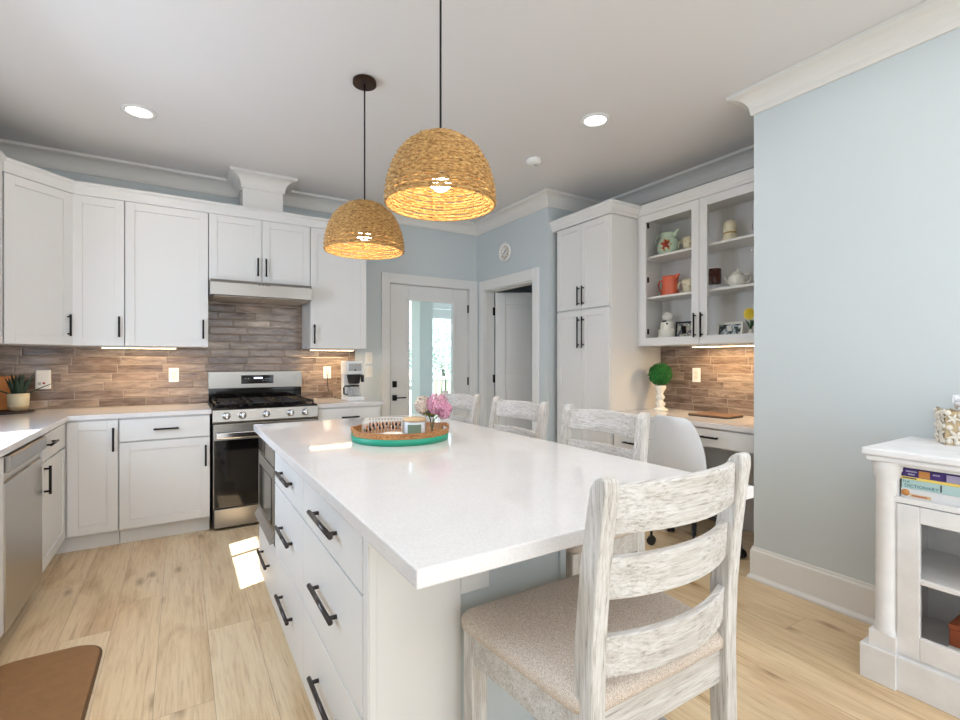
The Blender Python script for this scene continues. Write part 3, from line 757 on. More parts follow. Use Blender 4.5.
# ------------------------------------------------------------------ pendants
def make_pendant(label, loc, drop):
    t = thing('pendant_light', label, 'pendant light', loc, 0, 'wicker pendant lights over the island')
    zc = ZC-loc[2]
    R, Hh = .211, .262
    MB().lathe([(0, 0), (.064, 0), (.064, .022), (.060, .025), (0, .025)], (0, 0, zc-.0255), 32, smooth=False).build('canopy', 'bronze', t, .002)
    MB().cyl((0, 0, .15), (0, 0, zc-.025), .0045, 8).build('cord', 'black', t)
    def rad(s):   # dome profile, s: 0 rim .. 1 crown
        a = s*PI/2
        return R*math.cos(a)**.86 if s < 1 else 0, Hh*math.sin(a)**.98
    m = MB(); NR = 28
    rows = 36
    for k in range(rows):
        s = k/(rows-1)*.93
        r, z = rad(s)
        if r < .02: break
        seg = NR*4
        pts = []
        ph = PI*(k % 2); am = .0035
        jit = random.uniform(-.002, .002)
        for i in range(seg):
            a = 2*PI*i/seg
            rr = r+am*math.cos(NR/1*a+ph)
            pts.append(((rr)*math.cos(a), rr*math.sin(a), z+jit+.0012*math.sin(7*a+k)))
        m.tube(pts, .0056, 5, closed=True)
    m.build('shade', 'wicker', t)
    m = MB()
    for j in range(NR*2 if False else NR):
        a = 2*PI*(j+.5)/NR
        pts = []
        for q in range(13):
            s = q/12*.97; r, z = rad(s); pts.append((r*math.cos(a), r*math.sin(a), z))
        m.tube(pts, .0032, 5)
    r, z = rad(.93); m.lathe([(.0, Hh+.002), (.03, Hh), (r+.004, z+.006), (r+.003, z-.004), (.0, Hh-.006)], seg=24)
    m.tube([(R*math.cos(2*PI*i/64), R*math.sin(2*PI*i/64), -.003) for i in range(64)], .006, 6, closed=True)
    m.build('shade_frame', 'wicker', t)
    MB().lathe([(0, 0), (.020, 0), (.020, .05), (.012, .06), (0, .06)], (0, 0, .105), 16).build('socket', 'black', t)
    MB().lathe([(0, 0), (.022, .004), (.038, .018), (.040, .032), (.030, .046), (.013, .058)], (0, 0, .048), 18).build('bulb', 'bulb', t)
    o = lamp('pendant_bulb_light', 'POINT', (0, 0, .030), 4.2, (1, .80, .52), shadow_soft_size=.03); o.parent = t
    return t
pd = make_pendant('woven wicker dome pendant light nearest the camera', (.860, 1.678, 1.880), 0)
p2 = dup(pd, (.864, 2.605, 1.878), 0, 'woven wicker dome pendant light farther away, smaller in the photo')

for i, (x, y, lb) in enumerate(((-.222, 3.67, 'round recessed ceiling light above the left base cabinets'), (2.27, 2.25, 'round recessed ceiling light above the desk side of the room'))):
    t = thing('recessed_light', lb, 'ceiling light', (x, y, ZC), 0, 'recessed ceiling lights')
    MB().lathe([(.068, -.001), (.095, -.001), (.095, -.006), (.070, -.010), (.068, -.004)], (0, 0, 0), 32).build('trim_ring', 'trim', t)
    MB().lathe([(0, -.0035), (.069, -.0035), (.069, -.0015), (0, -.0015)], (0, 0, 0), 32).build('lens', 'ledc', t)
    lamp('recessed_lamp', 'AREA', (0, 0, -.012), 2.2, (1, .92, .82), shape='DISK', size=.12).parent = t
t = thing('smoke_detector', 'round white smoke detector on the ceiling', 'smoke detector', (2.32, 2.95, ZC))
MB().lathe([(0, -.036), (.035, -.036), (.052, -.030), (.060, -.012), (.062, -.001), (0, -.001)], seg=32).build('housing', 'plast', t)
MB().lathe([(0, -.040), (.012, -.040), (.014, -.036), (0, -.036)], (.02, 0, 0), 12).build('button', 'greyp', t)

# wall clock on the hall wall
t = thing('wall_clock', 'small round white wall clock beside the open doorway', 'clock', (XC-.001, 4.157, 2.40), -PI/2)
m = MB(); m.m = Matrix.Rotation(PI/2, 4, 'X')
m.lathe([(0, .0), (.098, .0), (.102, .012), (.098, .024), (.086, .026), (.080, .016), (0, .016)], seg=36); m.build('case', 'plast', t)
m = MB()
for k in range(12):
    a = k*PI/6; x, z = .060*math.sin(a), .060*math.cos(a); m.box(x-.006, x+.006, -.0175, -.0162, z-.008, z+.008)
m.build('numeral_marks', 'gold', t)
m = MB(); m.m = Matrix.Rotation(.9, 4, 'Y'); m.box(-.003, .003, -.020, -.018, -.008, .045); m.m = Matrix.Rotation(-2.4, 4, 'Y'); m.box(-.002, .002, -.0225, -.0205, -.01, .062)
m.build('hands', 'inkd', t)

# outlets, switches
def outlet(x, y, z, rz, label, name='outlet', cat='outlet', w=.072, h=.116, sockets=True):
    t = thing(name, label, cat, (x, y, z), rz)
    MB().box(-w/2, w/2, -.006, 0, -h/2, h/2).build('plate', 'plast', t, .002)
    if sockets:
        MB().box(-.017, .017, -.008, -.006, -.034, .034).build('receptacle', 'ceramic', t, .001)
        m = MB()
        for zz in (-.018, .018):
            m.box(-.008, -.006, -.0085, -.008, zz-.005, zz+.005); m.box(.006, .008, -.0085, -.008, zz-.004, zz+.004)
        m.build('slots', 'dark', t)
    else:
        MB().box(-.016, .016, -.010, -.006, -.03, .03).build('rocker', 'ceramic', t, .001)
    return t
ty = YB-.0115
outlet(-.05, ty, 1.146, 0, 'white outlet on the backsplash left of the range')
outlet(1.197, ty, 1.150, 0, 'white outlet with a black cord plugged in behind the coffee maker')
outlet(XN-.0115, 2.419, 1.147, -PI/2, 'white outlet on the brown tiles above the desk')
outlet(1.615, YB-.0005, 1.29, 0, 'upper white switch plate on the wall beside the door', 'light_switch', 'switch', sockets=False)
outlet(1.615, YB-.0005, 1.155, 0, 'lower white switch plate on the wall beside the door', 'light_switch', 'switch', sockets=False)
t = thing('carbon_monoxide_alarm', 'white plug-in alarm on the backsplash beside the aloe', 'alarm', (-.862, ty, 1.125))
m = MB(); m.box(-.043, .043, -.035, 0, -.070, .072)
m.build('housing', 'plast', t, .008)
m = MB(); m.lathe([(0, 0), (.008, 0), (.008, .003), (0, .003)], (0, 0, 0), 12); 
ob = m.build('indicator', 'red', t, loc=(.008, -.036, -.025)); ob.rotation_euler = (PI/2, 0, 0)
MB().box(-.026, -.008, -.0365, -.0352, -.038, -.018).build('test_button', 'greyp', t)

# coffee maker
t = thing('coffee_maker', 'white drip coffee maker with black filter basket on the right worktop', 'coffee maker', (1.335, 4.36, .9055), 0)
m = MB(); m.box(-.075, .075, -.10, .11, 0, .035); m.box(-.075, .075, .03, .11, .035, .27); m.box(-.080, .080, -.07, .11, .235, .355)
m.build('housing', 'plast', t, .006)
MB().box(-.058, .058, -.074, -.0702, .265, .332).build('front_badge', 'greyp', t, .001)
MB().ball((0, -.076, .275), .008, 10).build('switch_light', 'dark', t)
MB().lathe([(0, .150), (.045, .150), (.050, .155), (.064, .228), (.064, .234), (0, .234)], (0, -.035, 0), 24).build('filter_basket', 'dark', t)
MB().box(.052, .074, -.10, -.065, .165, .23).build('basket_handle', 'dark', t, .003)
cf = MB().lathe([(0, .037), (.056, .037), (.062, .055), (.058, .10), (.044, .128), (.043, .125), (.056, .098), (.060, .056), (.054, .040), (0, .040)], (0, -.035, 0), 24).build('carafe', 'glass', t)
MB().tube([(-.044, -.035, .128), (-.085, -.05, .130), (-.098, -.055, .115), (-.096, -.055, .062), (-.062, -.045, .052)], .008, 8).build('handle', 'dark', cf)
MB().lathe([(.045, .126), (.048, .126), (.048, .138), (0, .142), (0, .138), (.044, .134)], (0, -.035, 0), 24).build('lid', 'dark', cf)
m = MB().tube([(1.197, ty-.012, 1.132), (1.195, ty-.035, 1.12), (1.190, ty-.04, 1.06), (1.20, ty-.04, .98), (1.225, 4.66, .925), (1.25, 4.60, .911), (1.29, 4.50, .9095), (1.30, 4.476, .925)], .0035, 6)
tag(m.build('power_cord', 'dark'), 'thin black cord running from the outlet to the coffee maker', 'cord')

# aloe on trivet, cutting board
m = MB().lathe([(0, 0), (.150, 0), (.155, .006), (.15, .012), (0, .012)], (-1.03, 4.545, .9055), 36)
tag(m.build('trivet', 'trivet'), 'flat dark round trivet under the aloe pot', 'trivet')
t = thing('potted_aloe', 'small dark green aloe in a speckled cream pot by the left corner', 'plant', (-.965, 4.56, .918))
MB().lathe([(0, .020), (.050, .020), (.052, .028), (.056, .034), (.059, .118), (.055, .120), (.052, .115), (.050, .10), (0, .10)], seg=32).build('pot', 'pot', t)
MB().lathe([(0, 0), (.046, 0), (.056, .026), (.055, .034), (.0515, .033), (.048, .018), (0, .018)], seg=32).build('saucer', 'dish', t)
m = MB(); random.seed(3)
for k in range(12):
    a = k*2.4+.4; L = random.uniform(.12, .175); lean = random.uniform(.15, .6)
    if k in (8, 9): L, lean, a = .20, 1.15, (0.1 if k == 8 else 3.3)
    pts = []; rs = []
    for q in range(8):
        s = q/7; rr = L*s*math.sin(lean*(1+.25*s)); pts.append((rr*math.cos(a)+.012*math.cos(a), rr*math.sin(a)+.012*math.sin(a), .098+L*s*math.cos(lean*(.9)))); rs.append((.024 if k not in (8, 9) else .011)*(1-s)**.8*(1-.25*(s < .1))+.0012)
    m.tube(pts, rs, 7, flat=.55)
m.build('leaves', 'aloe', t)
t = thing('cutting_board', 'orange wooden cutting board leaning in the left corner behind the aloe', 'cutting board', (-1.12, 4.715, .906), 0)
m = MB(); m.m = Matrix.Rotation(math.radians(5), 4, 'X'); m.box(-.085, .115, -.020, -.002, .003, .250); m.build('board', 'board', t, .008)
m = MB(); m.m = Matrix.Rotation(math.radians(5), 4, 'X'); m.tube([(-.02, -.011, .249), (-.02, -.011, .275), (.03, -.011, .275), (.03, -.011, .249)], .006, 6); m.build('handle', 'board', t)

# ------------------------------------------------------------------ tray group on the island
TZ = .9085; TC = (.862, 2.085)
t = thing('serving_tray', 'round wooden tray with a teal painted base on the island', 'tray', (*TC, TZ))
R = .218
MB().lathe([(0, 0), (R, 0), (R+.004, .028), (R-.008, .028), (R-.010, .008), (0, .007)], seg=64).build('base', 'teal', t)
MB().lathe([(R-.0085, .0280), (R-.0112, .0275), (R-.0118, .0086), (0, .0086)], seg=64).build('floor', 'tray', t)
m = MB(); N = 72
ring = []
for i in range(N):
    a = 2*PI*i/N
    # lift the rim at the two handle cut-outs
    ha = abs(((a-math.radians(168)+PI) % (2*PI))-PI); hb = abs(((a-math.radians(-12)+PI) % (2*PI))-PI)
    hh = min(ha, hb); lift = .010*max(0, math.cos(min(hh/.42, 1)*PI/2))
    cut = hh < .24
    zb = .0285; zt = .052+lift
    z1_ = .030 if not cut else .0285
    ring.append((a, zt, cut))
def rv(a, r, z): return (r*math.cos(a), r*math.sin(a), z)
for i in range(N):
    a, z1, c1 = ring[i]; b, z2, c2 = ring[(i+1) % N]
    parts = [(.0285, z1, z2)] if not (c1 and c2) else [(.046, z1, z2)]
    for zb, t1, t2 in parts:
        q = [m.v(rv(a, R+.004, zb)), m.v(rv(b, R+.004, zb)), m.v(rv(b, R+.006, t2)), m.v(rv(a, R+.006, t1)), m.v(rv(a, R-.006, zb)), m.v(rv(b, R-.006, zb)), m.v(rv(b, R-.004, t2)), m.v(rv(a, R-.004, t1))]
        for f in ((0, 1, 2, 3), (5, 4, 7, 6), (3, 2, 6, 7), (4, 5, 1, 0), (0, 3, 7, 4), (1, 5, 6, 2)): m.b.faces.new([q[k] for k in f])
m.build('rim', 'tray', t)
ZB = TZ+.0096
# wire basket with bead garland and white dish
bx = thing('wire_basket', 'white wire basket at the left of the round tray', 'basket', (TC[0]-.062, TC[1]+.045, ZB), math.radians(-32))
m = MB(); w_, d_, h_ = .088, .060, .078
for z in (.002, h_): m.tube([(-w_, -d_, z), (w_, -d_, z), (w_, d_, z), (-w_, d_, z)], .0016, 5, closed=True)
for i in range(13):
    x = -w_+2*w_*i/12
    for s in (-1, 1): m.cyl((x, s*d_, .002), (x, s*d_, h_), .0011, 5)
    m.cyl((x, -d_, .002), (x, d_, .002), .0011, 5)
for i in range(9):
    y = -d_+2*d_*i/8
    for s in (-1, 1): m.cyl((s*w_, y, .002), (s*w_, y, h_), .0011, 5)
m.build('wire_frame', 'whitewire', bx)
bd = thing('bead_garland', 'string of tan and dark wooden beads draped in the wire basket', 'garland', (TC[0]-.062, TC[1]+.045, ZB+.004), math.radians(-32))
ma, mb_ = MB(), MB()
for i in range(16):
    x = -.078+.156*i/15; z = .020+.022*math.sin(i/15*PI*.6+.3)
    for q, yy in enumerate((-.030, -.012)):
        (ma if (i+q) % 2 else mb_).ball((x, yy, z+q*.012), .0085, 10)
ma.build('tan_beads', 'bead', bd); mb_.build('dark_beads', 'beadd', bd)
m = MB().lathe([(0, 0), (.028, 0), (.046, .020), (.048, .028), (.045, .028), (.028, .005), (0, .005)], (TC[0]-.067, TC[1]-.070, ZB+.0005), 32)
tag(m.build('small_dish', 'ceramic'), 'small white dish at the front of the round tray', 'dish')
jr = thing('jar_candle', 'white candle jar with wooden lid and sage green label on the tray', 'candle', (TC[0]+.045, TC[1]-.055, ZB))
MB().lathe([(0, 0), (.046, 0), (.049, .004), (.049, .070), (.046, .074), (0, .074)], seg=32).build('jar', 'jar', jr)
MB().lathe([(0, .0745), (.051, .0745), (.052, .078), (.052, .085), (.050, .088), (0, .088)], seg=32).build('lid', 'lidwood', jr)
m = MB(); a0 = math.radians(-152)
for i in range(10):
    a = a0+i*.13; b = a+.13
    for r_ in (.0496,): m.quad((r_*math.cos(a), r_*math.sin(a), .008), (r_*math.cos(b), r_*math.sin(b), .008), (r_*math.cos(b), r_*math.sin(b), .062), (r_*math.cos(a), r_*math.sin(a), .062))
o = m.build('label', 'label', jr); o.modifiers.new('s', 'SOLIDIFY').thickness = .0008
vx = thing('flower_vase', 'clear glass vase of pink and cream hydrangeas on the tray', 'vase', (TC[0]+.133, TC[1]-.057, ZB))
MB().lathe([(0, 0), (.030, 0), (.034, .01), (.034, .085), (.031, .085), (.031, .012), (.027, .004), (0, .004)], seg=24).build('glass', 'glass', vx)
st_ = MB(); heads = [((.01, -.035, .150), .046, 'pink'), ((.035, -.050, .122), .036, 'pink'), ((-.025, .040, .138), .040, 'pinkb'), ((-.005, .055, .120), .030, 'pinkb')]
for c, r_, _ in heads: st_.tube([(0, 0, .008), (c[0]*.2, c[1]*.2, .075), (c[0]*.9, c[1]*.9, c[2]-.01)], .0025, 5)
for k in range(9):
    a = k*.7; st_.tube([(0, 0, .085), (.028*math.cos(a), .028*math.sin(a), .105), (.05*math.cos(a), .05*math.sin(a), .098)], [.003, .010, .001], 5, flat=.3)
st_.build('stems', 'stem', vx)
random.seed(11)
for c, r_, mt in heads:
    m = MB()
    for k in range(120):
        z = 1-2*(k+.5)/120; a = k*2.39996; q = math.sqrt(1-z*z); n = Vector((q*math.cos(a), q*math.sin(a), z)); p = Vector(c)+n*r_*random.uniform(.72, 1.1)
        u = n.orthogonal().normalized(); w = n.cross(u); th = random.random()*PI; u, w = u*math.cos(th)+w*math.sin(th), w*math.cos(th)-u*math.sin(th)
        s = random.uniform(.0075, .0115)
        for d1, d2 in ((u, w), (w, -u), (-u, -w), (-w, u)):
            m.quad(p, p+d1*s*.9+d2*s*.25+n*.001, p+d1*s+d2*s+n*.004, p+d2*s*.9+d1*s*.25+n*.001)
    m.build('flower_head', mt, vx)

# ------------------------------------------------------------------ desk things
t = thing('topiary', 'round green topiary ball on a white turned stand at the left of the desk', 'topiary', (3.36, 2.595, .8525))
MB().lathe([(0, 0), (.058, 0), (.060, .012), (.045, .022), (.030, .035), (.040, .05), (.042, .062), (.026, .078), (.024, .09), (.036, .105), (.036, .118), (.022, .135), (.030, .160), (.044, .185), (.046, .20), (.04, .208), (0, .208)], seg=28).build('stand', 'ceramic', t)
m = MB(); random.seed(5); m.ball((0, 0, .30), .080, 20)
for k in range(420):
    z = 1-2*(k+.5)/420; a = k*2.39996; q = math.sqrt(1-z*z); n = Vector((q*math.cos(a), q*math.sin(a), z)); p = Vector((0, 0, .30))+n*.080
    u = n.orthogonal().normalized(); w = n.cross(u); th = random.random()*6.3; d1 = u*math.cos(th)+w*math.sin(th); d2 = n.cross(d1)
    s = random.uniform(.010, .017); m.quad(p-d2*s*.4, p+d1*s*.5+n*s*.8-d2*s*.5, p+d1*s*.7+n*s*1.3, p+n*s*.5+d2*s*.5)
m.build('foliage', 'moss', t)
t = thing('laptop', 'closed brown laptop lying on the desk', 'laptop', (3.37, 2.12, .8525), -PI/2+.05)
MB().box(-.15, .15, -.11, .11, 0, .008).build('base', 'dark', t, .002); MB().box(-.15, .15, -.11, .11, .0085, .016).build('lid', 'lap', t, .002)

# shell chair, faces +x
t = thing('desk_chair', 'white moulded shell desk chair on black castors at the desk', 'chair', (2.975, 2.02, 0), -PI/2-.10)
# local: front = +y
NU, NV = 13, 17
prof = [(.22, .445, .17), (.20, .452, .19), (.10, .450, .215), (0, .445, .235), (-.10, .447, .248), (-.16, .465, .252), (-.205, .51, .250), (-.225, .57, .244), (-.238, .64, .232), (-.250, .71, .216), (-.262, .78, .198), (-.272, .84, .178), (-.278, .880, .155), (-.281, .905, .11)]
m = MB(); g = []
for (y, z, hw) in prof:
    row = []
    for i in range(NU):
        s = i/(NU-1)*2-1
        cup = abs(s)**2.5
        back = min(1, max(0, (z-.46)/.3))
        row.append(m.v((s*hw, y+cup*(.11-.05*max(0, (z-.6)/.3))*back, z+cup*.045*(1-back))))
    g.append(row)
for a, b in zip(g, g[1:]):
    for i in range(NU-1): f = m.b.faces.new((a[i], a[i+1], b[i+1], b[i])); f.smooth = True
o = m.build('shell', 'shell', t); s_ = o.modifiers.new('s', 'SOLIDIFY'); s_.thickness = .009; o.modifiers.new('ss', 'SUBSURF').render_levels = 1
m = MB(); m.cyl((0, 0, .20), (0, 0, .425), .024, 14); m.box(-.09, .09, -.09, .09, .41, .430); m.build('gas_lift', 'dark', t)
m = MB(); cs = []
for k in range(5):
    a = math.radians(141+72*k)+PI/2+.10; c_, s__ = math.cos(a), math.sin(a)
    m.tube([(0, 0, .240), (.14*c_, .14*s__, .212), (.262*c_, .262*s__, .165), (.283*c_, .283*s__, .140), (.285*c_, .285*s__, .078)], [.026, .018, .014, .012, .010], 8, flat=.8)
    cs.append((.285*c_, .285*s__, a))
m.build('star_base', 'dark', t)
for x, y, a in cs:
    m = MB(); m.cyl((x, y, .058), (x, y, .085), .009, 8)
    u = Vector((math.cos(a+1.2), math.sin(a+1.2), 0))
    for q in (-.014, .014): m.cyl(Vector((x, y, .0290))+u*(q-.009), Vector((x, y, .0290))+u*(q+.009), .028, 16)
    m.build('castor', 'dark', t)

# ------------------------------------------------------------------ china in the glass cabinet
def pot_thing(name, label, cat, x, y, z, rz, prof, mat, spout=None, handle=None, group=None, extra=None, seg=28):
    t = thing(name, label, cat, (x, y, z+.0006), rz, group)
    MB().lathe(prof, seg=seg).build('body', mat, t)
    if handle: MB().tube(handle, .0055 if len(handle) < 9 else .005, 8).build('handle', mat, t)
    if spout: MB().tube(spout[0], spout[1], 10).build('spout', mat, t)
    if extra: extra(t)
    return t
CZ1, CZ2, CZ3 = GZ0+.02, 1.796, 2.133
def flowers(t):
    m = MB(); random.seed(2)
    for da, z, q in ((0, .062, .019), (.25, .050, .013), (-.25, .070, .013), (.22, .075, .012), (-.18, .045, .012), (0, .085, .010)):
        a = PI+.35+da; r_ = .060
        m.ball((r_*math.cos(a), r_*math.sin(a), z), q, 10)
    m.build('rose_relief', 'rose', t)
    m = MB()
    for k in range(7):
        a = PI+.35+.46*math.cos(k*.9); z = .062+.032*math.sin(k*.9); m.ball((.064*math.cos(a), .064*math.sin(a), z), .008, 8)
    m.build('leaf_relief', 'gold', t)
# local -x faces the camera (world -x) ; handle towards +y (left in the photo)
pot_thing('floral_pitcher', 'mint pitcher with painted roses on the top shelf, left glass door', 'pitcher', 3.46, 2.590, CZ3, 0,
          [(0, 0), (.045, 0), (.050, .008), (.066, .03), (.070, .055), (.062, .09), (.046, .115), (.043, .13), (.050, .145), (.047, .145), (.040, .13), (.040, .11), (.055, .08), (0, .01)], 'mint',
          ([(0, -.035, .125), (0, -.060, .142), (0, -.075, .155)], [.022, .014, .006]), [(0, .045, .130), (0, .075, .150), (0, .098, .125), (0, .092, .085), (0, .064, .045)], extra=flowers)
def cup(label, y, z, rz):
    def deco(t):
        m = MB()
        for k in range(10):
            a = k*2*PI/10; m.ball((.0445*math.cos(a), .0445*math.sin(a), .05+.014*(k % 2)), .005, 6)
        m.build('painted_dots', 'gold', t)
    pot_thing('teacup', label, 'teacup', 3.45, y, z, rz, [(0, 0), (.028, 0), (.030, .006), (.040, .02), (.045, .05), (.047, .098), (.044, .098), (.041, .05), (0, .008)], 'cream',
              None, [(0, .040, .085), (0, .068, .092), (0, .088, .075), (0, .088, .045), (0, .066, .026), (0, .036, .030)], extra=deco)
cup('cream patterned teacup on the top shelf beside the mint pitcher', 2.386, CZ3, 0)
cup('cream patterned teacup on the middle shelf beside the orange pitcher', 2.390, CZ2, 0)
t = pot_thing('orange_pitcher', 'plain orange pitcher on the middle shelf, left glass door', 'pitcher', 3.46, 2.575, CZ2, 0,
              [(0, 0), (.056, 0), (.059, .006), (.053, .07), (.050, .12), (.052, .136), (.048, .136), (.046, .12), (.049, .07), (0, .01)], 'orange',
              ([(0, -.034, .118), (0, -.055, .134), (0, -.070, .143)], [.024, .014, .006]), [(0, .048, .118), (0, .082, .115), (0, .094, .09), (0, .085, .055), (0, .054, .038)])
def snow(t):
    MB().lathe([(0, .150), (.030, .158), (.036, .178), (.028, .198), (.012, .207), (0, .208)], seg=20).build('head', 'ceramic', t)
    m = MB(); m.tube([(-.03, -.015, .145), (-.040, 0, .146), (-.03, .015, .145)], .006, 6); m.ball((-.035, -.022, .128), .008, 8); m.build('scarf_bow', 'inkd', t)
    m = MB()
    for y, z in ((-.010, .186), (.010, .186), (0, .176)): m.ball((-.034, y, z), .0025, 6)
    m.build('face', 'inkd', t)
pot_thing('snowman_jar', 'white stacked snowman jar on the bottom shelf, left glass door', 'figurine', 3.46, 2.600, CZ1, 0,
          [(0, 0), (.066, 0), (.070, .010), (.066, .04), (.058, .048), (.060, .056), (.056, .088), (.046, .096), (.048, .104), (.044, .135), (.030, .150), (0, .152)], 'ceramic', extra=snow)
def doll(t):
    m = MB()
    for k in range(6):
        a = PI+(k-2.5)*.3; m.ball((.030*math.cos(a), .030*math.sin(a), .118+.012*(k % 2)), .006, 6)
    m.build('painted_face', 'gold', t)
    MB().lathe([(.036, .062), (.040, .066), (.038, .072), (.034, .072)], seg=20).build('collar', 'gold', t)
pot_thing('owl_figurine', 'cream rounded figurine on the top shelf, right glass door', 'figurine', 3.46, 2.060, CZ3, 0,
          [(0, 0), (.050, 0), (.052, .008), (.044, .045), (.036, .068), (.040, .085), (.043, .110), (.038, .135), (.022, .152), (0, .158)], 'cream', extra=doll)
pot_thing('glass_vase', 'small clear glass on the top shelf at the far right', 'glass', 3.44, 1.86, CZ3, 0, [(0, 0), (.020, 0), (.012, .01), (.008, .03), (.022, .06), (.026, .10), (.024, .10), (.020, .06), (0, .035)], 'glass')
t = thing('candle_holder', 'dark amber glass candle holder on the middle shelf, right glass door', 'candle', (3.44, 2.170, CZ2+.0006))
MB().lathe([(0, 0), (.032, 0), (.034, .006), (.012, .018), (.010, .028), (.034, .036), (0, .036)], seg=24).build('foot', 'glass', t)
MB().lathe([(0, .037), (.034, .037), (.036, .045), (.036, .125), (.033, .125), (.033, .045), (0, .042)], seg=24).build('cup', 'candle', t)
def lid(t): MB().lathe([(0, .092), (.040, .092), (.030, .106), (.010, .112), (.007, .118), (.010, .124), (.006, .131), (0, .132)], seg=24).build('lid', 'ceramic', t)
pot_thing('teapot', 'plain white teapot on the middle shelf, right glass door', 'teapot', 3.45, 2.000, CZ2, 0,
          [(0, 0), (.036, 0), (.038, .006), (.056, .03), (.060, .055), (.050, .082), (.040, .091), (0, .091)], 'ceramic',
          ([(0, .045, .035), (0, .075, .055), (0, .092, .088)], [.014, .009, .006]), [(0, -.048, .080), (0, -.082, .085), (0, -.095, .06), (0, -.082, .032), (0, -.054, .028)], extra=lid)
def frame(label, y, z, w, h, mat, pm, rz):
    t = thing('photo_frame', label, 'picture frame', (3.43, y, z+.004), -PI/2+rz)
    m = MB(); m.m = Matrix.Rotation(-.14, 4, 'X'); b = .013
    m.box(-w/2, -w/2+b, 0, .012, 0, h); m.box(w/2-b, w/2, 0, .012, 0, h); m.box(-w/2+b, w/2-b, 0, .012, 0, b); m.box(-w/2+b, w/2-b, 0, .012, h-b, h)
    m.build('frame', mat, t, .001)
    m = MB(); m.m = Matrix.Rotation(-.14, 4, 'X'); m.box(-w/2+b, w/2-b, .004, .010, b, h-b); m.build('photo', pm, t)
    m = MB(); m.m = Matrix.Rotation(.30, 4, 'X'); m.box(-.015, .015, .030, .034, .003, h*.75); m.build('easel', mat, t)
frame('black framed family photo on the bottom shelf, left glass door', 2.430, CZ1, .120, .145, 'black', 'photo1', .25)
frame('white framed landscape photo on the bottom shelf, right glass door', 2.055, CZ1, .165, .118, 'ceramic', 'photo2', 0)
t = thing('yellow_flower_vase', 'yellow flower in a small vase on the bottom shelf at the right', 'vase', (3.42, 1.885, CZ1+.0006))
MB().lathe([(0, 0), (.022, 0), (.030, .02), (.028, .04), (.012, .06), (.014, .07), (.011, .07), (.009, .06), (0, .05)], seg=20).build('vase', 'ceramic', t)
m = MB(); m.tube([(0, 0, .05), (0, .0, .12), (-.004, .004, .165)], .003, 5)
for k in range(5): a = k*1.3; m.tube([(0, 0, .07), (.02*math.cos(a), .02*math.sin(a), .11), (.035*math.cos(a), .035*math.sin(a), .13)], [.002, .008, .001], 5, flat=.3)
m.build('stem', 'leaf', t)
m = MB()
for rr, n_, zz in ((.042, 14, 0), (.030, 11, .008), (.018, 8, .014)):
    for k in range(n_):
        a = k*2*PI/n_+rr*20; c_, s__ = math.cos(a), math.sin(a); p = Vector((-.004, .004, .165+zz)); d1 = Vector((0, c_, s__)); d2 = Vector((0, -s__, c_)); f_ = Vector((-1, 0, 0))*(zz+.004)
        m.quad(p+f_, p+d1*rr*.6+d2*rr*.22+f_, p+d1*rr+f_*1.3, p+d1*rr*.6-d2*rr*.22+f_)
m.build('blossom', 'yellow', t)

for o in list(bpy.data.objects):
    k = o.name.split('.')[0]
    if 'category' in o and k in ('floral_pitcher', 'orange_pitcher', 'teacup', 'snowman_jar', 'owl_figurine', 'teapot', 'candle_holder', 'yellow_flower_vase', 'photo_frame'):
        f = {'floral_pitcher': 1.32, 'orange_pitcher': 1.24, 'teacup': 1.15, 'snowman_jar': 1.28, 'owl_figurine': 1.12, 'teapot': 1.08, 'candle_holder': 1.3, 'yellow_flower_vase': 1.15, 'photo_frame': 1.2}[k]
        o.scale = (f, f, f)

# ------------------------------------------------------------------ console cabinet at the right
CXF, CYF = 2.325, .845     # front face plane, far end
t = thing('console_cabinet', 'distressed white console with a glass door and open shelf at the right edge', 'cabinet', (CXF, CYF, 0), -PI/2)
# local: x runs towards the camera (world -y), y runs to the wall (world +x)
Wc, Dc = 1.15, .485
def arch_col(mb, x0, sg=1):
    mb.box(x0, x0+.115, 0, .1, .0005, .135); mb.box(x0+(.026 if sg > 0 else .002), x0+(.113 if sg > 0 else .089), .010, .1, .135, .20)
    mb.lathe([(.043, .20), (.043, .215), (.038, .224), (.037, .805), (.043, .815), (.043, .832), (.048, .840), (.048, .872)], (x0+.0575+.0175*sg, .050, 0), 28)
m = MB(); arch_col(m, 0); m.build('column', 'dist', t, .002)
m = MB(); arch_col(m, Wc-.115, -1); m.build('column', 'dist', t, .002)
m = MB()
m.box(.064, .080, .08, Dc, .0005, .872); m.box(Wc-.080, Wc-.064, .08, Dc, .0005, .872); m.box(.080, Wc-.080, Dc-.012, Dc, .05, .872)
m.box(.080, Wc-.080, .03, Dc-.012, .12, .14)
m.box(.080, .1105, .030, .10, .135, .872); m.box(Wc-.1105, Wc-.080, .030, .10, .135, .872)
m.box(.115, Wc-.115, .014, .036, .0005, .130)
m.box(.110, Wc-.110, .024, .05, .860, .872)
m.build('carcass', 'dist', t, .002)
m = MB(); m.box(.080, Wc-.080, .024, Dc-.012, .722, .742); m.build('shelf', 'dist', t, .001)
m = MB(); m.box(.080, Wc-.080, .06, Dc-.012, .425, .440); m.build('shelf', 'dist', t, .001)
m = MB(); m.box(.010, Wc-.010, -.016, Dc+.01, .895, .924); m.box(.022, Wc-.022, -.006, Dc, .873, .895)
m.build('top', 'dist', t, .007)
